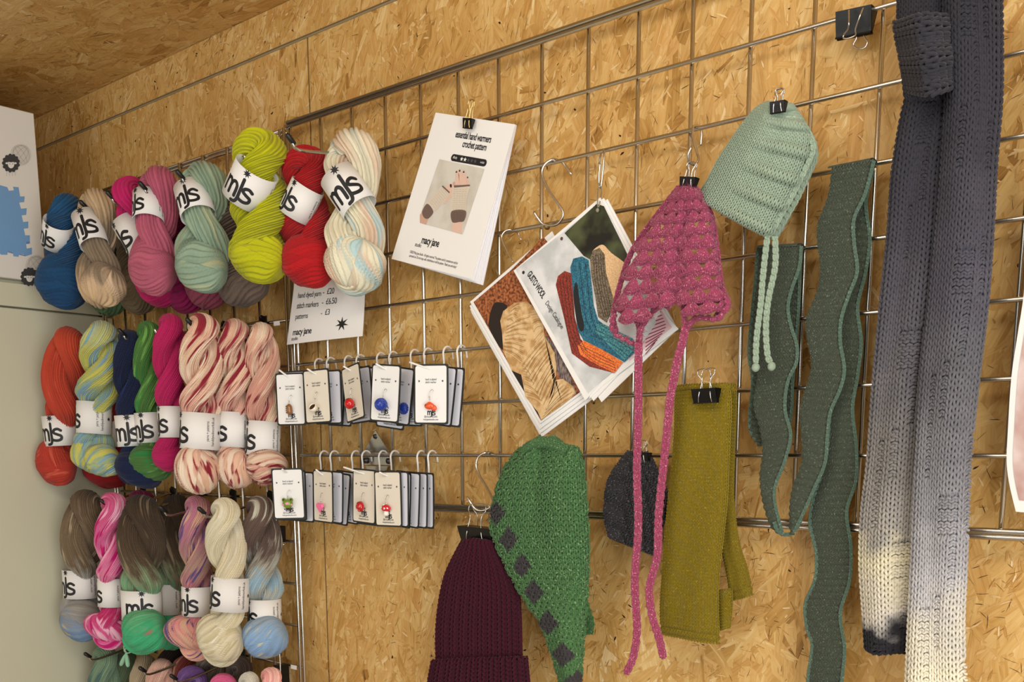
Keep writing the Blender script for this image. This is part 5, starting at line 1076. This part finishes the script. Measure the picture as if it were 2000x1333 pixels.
text(mb, 'macy jane', FS, .075, Yr(.915), .098, sx=.78, align='L', bold=.014); text(mb, 'studio', FS, .065, Yr(.965), .055, sx=.8, align='L')
star(mb, FS, .745, Yr(.855), .082, 7, .36); star(mb, FS, .90, Yr(.50), .082, 7, .36)
u0 = np.array([[.44, Yr(.352)], [.60, Yr(.346)], [.60, Yr(.353)], [.44, Yr(.359)]]); mb.add(FS(u0), [[0, 1, 2, 3]])
mb.build('printed_text', INK, pg, smooth=False)

# ------------------------------------------------------------------ the two wool catalogues
c1 = thing('catalogue', 'square catalogue showing a tan yarn hank, hanging by a corner left of the sock one', 'catalogue', at(1040, 620, -.03))
Q1 = [(918, 590), (1078, 452), (1215, 712), (1055, 828)]
YP = -.022
for i, (dx, dy) in enumerate(((0, 0), (-1, 11), (0, 19), (2, 27))):
    mb = MB(); k = YP + .0018 * i; slab(mb, [at(x + dx * (1 if j in (0, 3) else .2), y + dy * (1 if j in (3,) else (.75 if j == 0 else .9 if j == 2 else .1)), k) for j, (x, y) in enumerate(Q1)][::-1], (0, -1, 0), .0012); mb.build('booklet_page', PAPERW if i != 2 else PAPER, c1, smooth=False)
def c1p(p): return (910 + p[0] * .27, 500 + p[1] * .27)
mb = MB(); z1 = YP - .0003
pm1 = [tex('print_bark', '#5a2d16', '#b1693c', 260, 5), ink('#1d120c'), tex('print_tan_yarn', '#b48b56', '#d9b887', 90, 3), ink('#7d5a34'), tex('print_grey_wool', '#4a3c3a', '#94837e', 500, 3, (1, 1, .3)), ink('#e7d2a8'), tex('print_shadow_bark', '#2b170c', '#4d2a15', 200, 4)]
def C1(pts, mi, dz=0, sm=True): (blob if sm else poly)(mb, [c1p(p) for p in pts], z1 - dz, mi)
C1([(55, 335), (330, 100), (410, 20), (560, -140), (620, -60), (800, 260), (1000, 700), (820, 990), (542, 1192)], 0, 0, False)
C1([(200, 350), (260, 340), (300, 370), (260, 450), (270, 680), (185, 560), (165, 480)], 1, .0002)
C1([(300, 720), (400, 800), (480, 1040), (545, 1190), (330, 830)], 1, .0002, False)
C1([(560, 560), (640, 640), (740, 820), (800, 1000), (700, 930), (640, 800)], 4, .0002, False)
C1([(248, 470), (270, 400), (350, 340), (440, 330), (520, 400), (560, 500), (570, 580), (640, 700), (655, 820), (640, 960), (600, 1040), (640, 900), (700, 890), (770, 940), (795, 1000), (700, 1080), (545, 1190), (520, 1130), (430, 1020), (400, 860), (330, 830), (270, 690), (262, 560)], 2, .0004, False)
def hank(p0, p1, p2, p3, n, w0=1.1):
    for i in range(n):
        t = i / (n - 1); a = np.array(p0) * (1 - t) + np.array(p1) * t; b = np.array(p3) * (1 - t) + np.array(p2) * t; m_ = (a + b) / 2 + np.array([8 * math.sin(i), -12])
        stroke(mb, [c1p(a), c1p(m_), c1p(b)], w0 * .62, px(z1 - .0006), 3 if i % 2 else 5)
hank((300, 500), (270, 690), (400, 770), (470, 420), 17); hank((470, 400), (500, 640), (560, 560), (540, 420), 9); hank((290, 480), (340, 370), (420, 340), (330, 500), 8)
hank((400, 780), (560, 1080), (650, 880), (560, 590), 22); hank((620, 1030), (545, 1190), (790, 1000), (650, 900), 14); hank((410, 790), (430, 1010), (560, 1080), (450, 830), 9)
mb.build('printed_picture', pm1, c1, smooth=False)
mb = MB(); C1q = [(925, 600), (918, 604)]
stroke(mb, [(1017, 704 + 0), (1026, 728), (1040, 764), (1054, 812)], 1.6, px(YP + .0012), 0); mb.build('red_page_edge', ink('#a32a22'), c1, smooth=False)
c2 = thing('catalogue', 'square wool design catalogue with a stack of ribbed socks on its cover', 'catalogue', at(1160, 580, -.04))
Q2 = [(1003, 529), (1172, 386), (1290, 612), (1143, 783)]
YQ = -.034
for i, (dx, dy) in enumerate(((0, 0), (3, 1), (6, 3))):
    mb = MB(); k = YQ + .0018 * i; slab(mb, [at(x + dx * (2.4 if j == 1 else (1 if j == 0 else 5.3)), y + dy * (.0 if j == 0 else (1 if j == 3 else (1 if j == 1 else 9))) + (0 if j != 3 else 0), k) for j, (x, y) in enumerate([Q2[0], Q2[1], (1290, 612) if i == 0 else (1291, 616), Q2[3]])][::-1], (0, -1, 0), .0012); mb.build('booklet_page', PAPERW, c2, smooth=False)
def c2p(p): return (980 + p[0] * .285, 420 + p[1] * .285)
mb = MB(); z2 = YQ - .0003
def sockm(a, b): return tex('print_knit_' + a.strip('#'), a, b, 700, 3)
pm2 = [tex('print_plaster', '#b9bcbc', '#d9dadb', 28, 5), tex('print_dark_foliage', '#12110b', '#4b5234', 22, 3), sockm('#5b1a17', '#9c3a2b'), sockm('#12445a', '#2f7891'), sockm('#4a4237', '#8a7a63'), sockm('#d3a878', '#e5c79b'), sockm('#c2521c', '#f0863a'), sockm('#1f5e6c', '#55a0a5'), ink('#10161b'), ink('#8c2130'), ink('#3a241c'), ink('#1d1d20')]
def C2(pts, mi, dz=0, sm=False): (blob if sm else poly)(mb, [c2p(p) for p in pts], z2 - dz, mi)
C2([(95, 375), (570, 0), (740, 0), (870, 290), (1000, 580), (1060, 740), (940, 915), (590, 1225)], 0)
C2([(430, 125), (650, -75), (700, -60), (870, 290), (850, 420), (700, 360), (560, 280)], 1, .0002)
C2([(620, 260), (660, 215), (700, 208), (750, 260), (860, 350), (840, 440), (800, 590), (740, 560), (690, 300)], 5, .0003, True)
C2([(605, 300), (625, 245), (670, 225), (705, 270), (715, 400), (750, 520), (775, 610), (740, 690), (720, 740), (660, 700), (640, 560), (610, 400)], 4, .0004)
for i in range(5): stroke(mb, [c2p((628 + i * 16, 285 - i * 6)), c2p((640 + i * 17, 450)), c2p((672 + i * 17, 600)), c2p((700 + i * 14, 700))], .9, px(z2 - .0006), 8 if i % 2 else 10)
C2([(370, 480), (385, 420), (430, 385), (475, 400), (490, 560), (500, 700), (540, 850), (640, 950), (780, 1030), (770, 1085), (600, 1040), (480, 950), (430, 720)], 2, .0004)
for i in range(4): stroke(mb, [c2p((398 + i * 22, 440 - i * 8)), c2p((420 + i * 22, 620)), c2p((450 + i * 22, 800)), c2p((500 + i * 26, 930))], 1.0, px(z2 - .0006), 10)
C2([(520, 900), (560, 860), (700, 930), (830, 1010), (770, 1085), (640, 1020), (540, 960)], 6, .0005)
for i in range(4): stroke(mb, [c2p((530 + i * 8, 890 + i * 16)), c2p((640, 945 + i * 22)), c2p((770 + i * 5, 1010 + i * 20))], .9, px(z2 - .0007), 9 if i % 2 else 10)
C2([(470, 360), (490, 300), (550, 285), (595, 310), (610, 420), (630, 620), (660, 720), (760, 800), (900, 860), (925, 930), (840, 1010), (700, 930), (560, 860), (520, 790), (500, 640)], 3, .0006)
C2([(492, 560), (500, 480), (515, 470), (535, 600), (565, 760), (545, 800), (525, 770), (505, 680)], 8, .0008, True)
C2([(650, 740), (700, 750), (900, 850), (925, 905), (840, 1000), (740, 900), (640, 800)], 7, .0007)
for i in range(5): stroke(mb, [c2p((515 + i * 19, 330)), c2p((530 + i * 20, 500)), c2p((555 + i * 20, 700)), c2p((600 + i * 18, 800))], .8, px(z2 - .0009), 8 if i % 2 else 7)
for i in range(6): stroke(mb, [c2p((610 + i * 8, 850 - i * 22)), c2p((740 + i * 8, 900 - i * 18)), c2p((850 + i * 12, 985 - i * 22))], .8, px(z2 - .0009), 8 if i % 2 else 3)
mb.build('printed_picture', pm2, c2, smooth=False)
# lettering runs along the left edge
O = at(*c2p((185, 395)), z2 - .0004); Xd = nrm(at(*c2p((290, 562)), z2 - .0004) - O); Yd = np.cross(np.array([0, -1.0, 0]), Xd) * -1; Yd = Yd if Yd[0] > 0 else -Yd
Ld = np.linalg.norm(at(*c2p((290, 562)), z2) - at(*c2p((185, 395)), z2))
FT = lambda Q: O + Q[:, 0:1] * Xd + Q[:, 1:2] * Yd
mb = MB(); V_, _f = glyphs('GUSTO WOOL', .022); hh = .0125; text(mb, 'GUSTO WOOL', FT, 0, -.004, hh, sx=Ld / (V_[:, 0].max() * hh), align='L', bold=.022)
V_, _f = glyphs('Design Catalogue'); Ld2 = np.linalg.norm(at(*c2p((398, 778)), z2) - at(*c2p((290, 595)), z2)); text(mb, 'Design Catalogue', FT, Ld * 1.18, -.004, .0092, sx=Ld2 / (V_[:, 0].max() * .0092), align='L'); mb.build('printed_text', INK, c2, smooth=False)
for (x, y, n_) in ((148, 395, 1), (410, 163, 0)):
    mb = MB(); c = at(*c2p((x, y)), z2 - .0005); lathe(mb, c, (0, -1, 0), [(0, .0002), (.002, .0002), (.0022, -.0003)], 14); mb.build('punched_hole', ink('#5a3430') if not n_ else INK, c2)
# second print of the sock catalogue fanned out at its right corner
mb = MB(); z3 = YQ + .0006; PP = lambda pts, mi: poly(mb, pts, z3, mi)
mb = MB(); slab(mb, [at(x, y, YQ + .0010) for x, y in ((1225, 560), (1252, 560), (1325, 643), (1180, 752), (1150, 780))][::-1], (0, -1, 0), .001); mb.build('booklet_page', PAPERW, c2, smooth=False)
mb = MB(); poly(mb, [(1262, 612), (1288, 600), (1312, 640), (1228, 706), (1250, 660), (1270, 640)], YQ + .0005, 0)
for i in range(12): t = i / 11; stroke(mb, [(1262 + 26 * t * .5 - 14 * t, 612 + 80 * t), (1288 + 16 * min(1, t * 1.6) - 50 * max(0, t - .5), 604 + 66 * t)], 1.6, px(YQ + .0001), 1)
mb.build('printed_picture', [ink('#d9b7bd'), ink('#8b1f4a')], c2, smooth=False)
mb = MB(); addtube(mb, catmull([at(x, y, q) for x, y, q in ((1172, 352, -.013), (1168, 372, -.02), (1167, 392, -.037), (1168, 406, -.038), (1171, 398, -.038), (1175, 374, -.014), (1173, 354, -.012))], 30), .0007, 6); ellipsoid(mb, at(1167, 411, -.038), (.0022, .0022, .0026)); tag(mb.build('string_loop', mat('grey_string', '#8d8474', .9), origin=at(1170, 380, -.02)), 'thin string loop tying the sock catalogue to its hook', 'string')

# poster at the right edge
ps = thing('poster', 'large white bordered photo print at the right edge of the picture', 'poster', at(1990, 700, -.02))
lp = [(2012, 380), (2001, 560), (1988, 650), (1975, 740), (1968, 850), (1966, 905), (1972, 950), (1984, 1000)]
A_ = catmull([at(x, y, -.018) for x, y in lp], 26); mb = MB(); wd_ = np.array([.21, 0, 0]); n_ = 26
def Pq(k, sh): return A_ + wd_ * k + np.array([0, -1, 0]) * (.010 * math.sin(k * 3.1) + sh) + np.array([0, 0, -.012 * k])
V = np.stack([Pq(k, 0) for k in np.linspace(0, 1, 10)], 1).reshape(-1, 3); V2 = np.stack([Pq(k, -.0006) for k in np.linspace(0, 1, 10)], 1).reshape(-1, 3); mb.add(V, grid_faces(10, n_)); mb.add(V2, grid_faces(10, n_)); mb.build('print_sheet', PAPER, ps)
mb = MB(); V = np.stack([Pq(k, .0005) for k in np.linspace(.03, .95, 10)], 1)[1:-1].reshape(-1, 3); mb.add(V, grid_faces(10, n_ - 2), 0); mb.build('printed_picture', tex('print_skin_tones', '#b58f86', '#d9c6c0', 18, 3), ps)

# ------------------------------------------------------------------ stitch marker cards on white pegs
WTXT = dict(t1='hand sculpted', t2='stitch marker', t3='@macyjanestudio', t4='macyjanestudio.com')
def place(o3, yaw, roll):
    """card frame: right, up, normal; yaw turns the face from straight out of the wall towards +X"""
    y = math.radians(yaw); n = np.array([math.sin(y), -math.cos(y), 0]); r = np.array([math.cos(y), math.sin(y), 0]); a = math.radians(roll)
    R = r * math.cos(a) + UP * math.sin(a); U_ = -r * math.sin(a) + UP * math.cos(a); return R, U_, n
CWd, CHt = .054, .0845
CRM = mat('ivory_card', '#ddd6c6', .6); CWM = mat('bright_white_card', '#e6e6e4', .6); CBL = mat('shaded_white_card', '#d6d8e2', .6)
DKC = mat('dark_card_edge', '#1e1f1c', .6)
def marker_card(hole, L, yaw, roll, label, kind=None, face=None, detail=True, group='stitch marker cards', drop=0.0):
    c = at(hole[0], hole[1], -L); R, U_, n = place(c, yaw, roll); O_ = c - U_ * (CHt / 2 - .0075 + drop)
    root = thing('stitch_marker_card', label, 'card', c, group); root['_org'] = [float(v) for v in c]
    M = lambda Q, k=0.0: O_ + np.asarray(Q)[:, 0:1] * R + np.asarray(Q)[:, 1:2] * U_ + n * (k + .0022 * ((np.asarray(Q)[:, 1:2] / CHt) ** 2))
    def sheet(w, h, k, th, m, name):
        mb = MB(); g = rrect(w, h, .003, 3); P = M(np.array(g), k); P2 = M(np.array(g), k - th); K = len(g)
        # fan in rows so the sheet can bow slightly
        ys = np.linspace(-h / 2 + .003, h / 2 - .003, 6); mb.add(M(np.array([[x, y] for y in ys for x in (-w / 2, w / 2)]), k), np.array([[2 * i, 2 * i + 1, 2 * i + 3, 2 * i + 2] for i in range(5)]))
        mb.add(M(np.array([[x, y] for y in ys for x in (-w / 2, w / 2)]), k - th), np.array([[2 * i, 2 * i + 2, 2 * i + 3, 2 * i + 1] for i in range(5)]))
        for s in (1, -1):
            q = [p for p in g if p[1] * s >= h / 2 - .0031]; mb.add(M(np.array(q), k), [list(range(len(q)))]); mb.add(M(np.array(q), k - th), [list(range(len(q)))])
        i = np.arange(K); mb.add(np.concatenate([P, P2]), np.stack([i, (i + 1) % K, (i + 1) % K + K, i + K], 1)); mb.build(name, m, root, smooth=False)
    sheet(CWd, CHt, 0, .0007, DKC, 'backing_card'); sheet(CWd - .0052, CHt - .0052, .0007, .0006, face or CWM, 'face_card')
    F = lambda Q: M(Q, .0010)
    mb = MB(); text(mb, WTXT['t1'], F, 0, .0195, .0044, sx=.8); text(mb, WTXT['t2'], F, 0, .0155, .0044, sx=.8); text(mb, WTXT['t3'], F, 0, -.0325, .0040, sx=.8); text(mb, WTXT['t4'], F, 0, -.0365, .0040, sx=.8)
    star(mb, F, -.0185, .0185, .0019); star(mb, F, .0185, .0185, .0019); logo(mb, F, .001, -.0262, .0050, wd=.3); mb.build('printed_text', INK, root, smooth=False)
    if kind: charm(root, kind, lambda x, y, z=0.0: M(np.array([[x, y]]), .0012 + z)[0], (R, U_, n))
    return root
def charm(root, kind, at3, ax):
    R, U_, n = ax; A3 = np.array([R, n, U_]); c = at3(0, -.0165, .0045)
    cm = {'sausage': '#8a5a2e', 'cup': '#e9e2d0', 'berry': '#c01218', 'ball': '#1b3a9c', 'fish': '#e2562a', 'frog': '#6f8f31', 'heart': '#ef6aa0', 'strawberry': '#b8121b', 'mushroom': '#c81d35'}[kind]
    m = mat('glossy_' + kind, cm, .25, coat=.4); m2 = mat('charm_dark', '#3a2114', .35); m3 = mat('charm_green', '#2f6a25', .4); m4 = mat('charm_white', '#efe8dc', .35); m5 = mat('charm_pink', '#e79bb0', .35)
    mb = MB()
    if kind == 'sausage':
        addtube(mb, [c + U_ * .0075 - R * .001, c + U_ * .004, c, c - U_ * .004, c - U_ * .0075 + R * .001], [.0035, .0048, .005, .0048, .0034], 14)
        for k in (-.005, -.0017, .0017, .005): ellipsoid(mb, c + U_ * k - R * .0042 + n * .001, (.0018, .002, .0014), A3, 10, 7, 1)
    elif kind == 'cup':
        lathe(mb, c - U_ * .005 - R * .001, nrm(U_ * .6 + n * .8), [(0, 0), (.0045, 0), (.006, .003), (.0068, .009), (.006, .009), (.0055, .0075)], 20, 0)
        ax_ = nrm(U_ * .6 + n * .8); lathe(mb, c - U_ * .005 - R * .001 + ax_ * .0076, ax_, [(0, 0), (.0057, 0)], 20, 1); e = c - R * .007 - U_ * .001; addtube(mb, catmull([e + U_ * .003, e - R * .003 + U_ * .002, e - R * .003 - U_ * .002, e - U_ * .003], 14), .001, 6)
    elif kind in ('berry', 'strawberry'):
        def fb(U, W): return 1 - .18 * np.clip(-np.cos(W), 0, 1) * (kind == 'strawberry')
        ellipsoid(mb, c + n * .003, (.0088, .0075, .0082) if kind == 'berry' else (.0076, .006, .0092), A3, 26, 16, 0, fb); star_ = 6
        for k in range(star_):
            a = 2 * np.pi * k / star_; d = R * math.cos(a) + n * math.sin(a); t = c + n * .003 + U_ * .0078; mb.add([t + U_ * .001, t + d * .0035 + np.cross(U_, d) * .0016, t + d * .0065 - U_ * .0022, t + d * .0035 - np.cross(U_, d) * .0016], [[0, 1, 2, 3]], 2)
        if kind == 'strawberry':
            g = np.random.default_rng(2)
            for k in range(14): x, y = g.uniform(-.005, .005), g.uniform(-.006, .005); ellipsoid(mb, c + R * x + U_ * y + n * (.003 + .0055 * math.sqrt(max(0, 1 - (x / .008) ** 2 - (y / .0095) ** 2))), (.0004, .0004, .0007), A3, 6, 5, 3)
    elif kind == 'ball':
        ellipsoid(mb, c + n * .004, (.0092,) * 3, A3, 28, 18, 0)
        for k in range(7):
            a = .45 * k - 1.3; th = np.linspace(0, 2 * np.pi, 40); u = R * math.cos(a) + U_ * math.sin(a); v = nrm(n * .8 + np.cross(n, u) * .6); addtube(mb, c + n * .004 + .0091 * (np.cos(th)[:, None] * u + np.sin(th)[:, None] * v), .0007, 5)
        addtube(mb, catmull([c + R * .008 + n * .004, c + R * .0105 - U_ * .001 + n * .003, c + R * .011 - U_ * .005], 12), .0007, 5)
    elif kind == 'fish':
        ellipsoid(mb, c, (.0078, .004, .005), A3, 22, 14, 0); ellipsoid(mb, c + R * .0075 - U_ * .003, (.004, .0025, .0042), A3, 16, 10, 0); ellipsoid(mb, c + U_ * .004, (.0035, .0018, .002), A3, 12, 8, 0); ellipsoid(mb, c - R * .0048 + U_ * .0012 + n * .0034, (.0009, .0008, .0009), A3, 8, 6, 1)
    elif kind == 'frog':
        ellipsoid(mb, c + n * .002, (.0088, .006, .0082), A3, 24, 14, 0, lambda U, W: 1 - .12 * np.clip(-np.cos(W), 0, 1))
        for s in (-1, 1): ellipsoid(mb, c + R * .0062 * s + U_ * .0068 + n * .002, (.0034, .003, .0034), A3, 14, 9, 0); ellipsoid(mb, c + R * .0062 * s + U_ * .0072 + n * .0048, (.0016, .0012, .0016), A3, 10, 7, 1); ellipsoid(mb, c + R * (.007 * s) - U_ * .001 + n * .005, (.0024, .0016, .0018), A3, 10, 7, 4)
        ellipsoid(mb, c + U_ * .001 + n * .0074, (.0034, .0014, .0024), A3, 12, 8, 4)
        for s in (-.6, -.2, .2, .6): ellipsoid(mb, c + R * .009 * s - U_ * .0085 + n * .002, (.0012, .0012, .0014), A3, 8, 6, 1)
    elif kind == 'heart':
        th = np.linspace(0, 2 * np.pi, 41)[:-1]; x = .0088 * np.sin(th) ** 3; y = .0082 * (13 * np.cos(th) - 5 * np.cos(2 * th) - 2 * np.cos(3 * th) - np.cos(4 * th)) / 15
        lay = [(1.0, 0), (1.0, .0015), (.93, .0028), (.82, .0032)]; V = np.concatenate([c + n * z + (x * s)[:, None] * R + (y * s)[:, None] * U_ for s, z in lay]); mb.add(V, grid_faces(40, 4, True)); mb.add(V[-40:], [list(range(40))])
    elif kind == 'mushroom':
        lathe(mb, c - U_ * .009, U_, [(0, 0), (.0034, .0005), (.0042, .003), (.0032, .008), (0, .009)], 16, 3)
        ellipsoid(mb, c + U_ * .002, (.0084, .006, .0066), A3, 24, 12, 0, lambda U, W: 1 - .35 * np.clip(-np.cos(W) - .1, 0, 1)); 
        for x, y, s in ((.001, .001, .0021), (-.0055, .002, .0014), (.0058, .0015, .0014), (-.002, .0062, .0014)): ellipsoid(mb, c + R * x + U_ * (y + .0015) + n * .0052 * math.sqrt(max(.1, 1 - (x / .0085) ** 2 - (y / .0075) ** 2)), (s, .0009, s), A3, 10, 6, 3)
    ch = mb.build('charm', [m, m2, m3, m4, m5], root)
    mb = MB(); t = at3(0, -.0085, .004); addtube(mb, catmull([t, t + U_ * .003 + R * .0006, t + U_ * .006 - R * .0008, t + U_ * .010 + R * .0004, t + U_ * .0135 + R * .0018, t + U_ * .0148 + R * .0045, t + U_ * .013 + R * .0062], 30), .00042, 6)
    ellipsoid(mb, t + U_ * .0045, (.0011, .0011, .0014), A3, 10, 7); ellipsoid(mb, t + U_ * .0015, (.0009, .0009, .0009), A3, 8, 6)
    mb.build('ear_wire', STEEL, ch)
def peg(pair, wire_row, hole, L, label, tip):
    zr = ZO - wire_row * PITCH; xs = [at(p[0], p[1], -.004)[0] for p in pair]; xm = sum(xs) / 2
    root = thing('peg', label, 'hook', (xm, -.006, zr), 'white pegs for the marker cards'); mb = MB(); zb = zr - .034
    for x in xs:
        addtube(mb, catmull([(x + .0005, .012, zr - .010), (x, .010, zr + .001), (x, .005, zr + .0062), (x, -.003, zr + .0062), (x, -.0085, zr - .001), (x, -.0075, zr - .015), (x, -.007, zb)], 30), .0015, 8)
    addtube(mb, [(xs[0], -.007, zb), (xm, -.007, zb), (xs[1], -.007, zb)], .0015, 8)
    h = at(hole[0], hole[1], -L); t = at(tip[0], tip[1], -L - .012)
    addtube(mb, catmull([(xm, -.007, zb), (xm, -.02, zb + .0), h + (0, .012, -.001), h, t], 26), .0015, 8); mb.build('white_wire', WPLAST, root); return root
# (pair of arms, wire row, hole px, prong length, tip px, yaw, roll, kind, word, face, cards behind)
TOPR = [
    (((619, 706), (642, 704)), 5, (566, 738), .062, (545, 723), 22, .5, 'sausage', 'brown sausage shaped charm', CWM, [((572, 734), .052, 20, 1), ((582, 736), .040, 12, -2)]),
    (((677, 700), (700, 697)), 5, (617, 731), .064, (600, 721), 10, 2.0, 'cup', 'coffee cup charm', CRM, [((640, 733), .048, 12, 0), ((650, 735), .034, 8, -6), ((664, 738), .022, 4, -3)]),
    (((740, 692), (764, 690)), 5, (685, 724), .060, (671, 716), -10, 9, 'berry', 'round red berry charm', CRM, [((701, 728), .044, 0, 5, 'berry'), ((714, 726), .030, 12, -5, 'berry')]),
    (((806, 684), (832, 682)), 5, (755, 722), .066, (734, 711), 10, -5, 'ball', 'blue yarn ball charm', CWM, [((783, 727), .042, 6, -9), ((800, 731), .030, 4, -2, 'ball'), ((770, 738), .028, 10, -8)]),
    (((870, 681), (897, 679)), 5, (842, 722), .064, (800, 708), 20, -1, 'fish', 'orange goldfish charm', CWM, [((862, 725), .046, 12, -8), ((876, 727), .034, 14, -6)])]
BOTR = [
    (((629, 886), (649, 886)), 7, (561, 924), .070, (551, 917), 38, 1.0, 'frog', 'round green frog charm', CWM, [((566, 927), .058, 36, 0), ((590, 930), .040, 8, -2)]),
    (((691, 886), (711, 886)), 7, (631, 928), .062, (617, 918), -4, -2, 'heart', 'pink heart charm', CRM, [((647, 929), .050, 6, -3), ((660, 932), .038, 10, -7, 'frog'), ((680, 930), .024, 6, -5)]),
    (((744, 887), (767, 887)), 7, (712, 926), .060, (671, 913), 0, -3, 'strawberry', 'red strawberry charm', CRM, [((720, 930), .048, 2, -2)]),
    (((819, 888), (840, 888)), 7, (757, 930), .064, (741, 923), 6, 0.5, 'mushroom', 'red and white toadstool charm', CRM, [((774, 930), .056, 0, -1), ((782, 931), .047, -6, -4), ((797, 931), .040, 0, -4), ((812, 932), .030, -2, -2), ((824, 933), .022, -2, -1)])]
ordn = ['first', 'second', 'third', 'fourth', 'fifth']
for rown, rows in (('upper', TOPR), ('lower', BOTR)):
    for pair, wr, hole, L, tip, yaw, roll, kind, word, face, behind in rows:
        peg(pair, wr, hole, L, 'white wire peg carrying the card with the %s' % word, tip)
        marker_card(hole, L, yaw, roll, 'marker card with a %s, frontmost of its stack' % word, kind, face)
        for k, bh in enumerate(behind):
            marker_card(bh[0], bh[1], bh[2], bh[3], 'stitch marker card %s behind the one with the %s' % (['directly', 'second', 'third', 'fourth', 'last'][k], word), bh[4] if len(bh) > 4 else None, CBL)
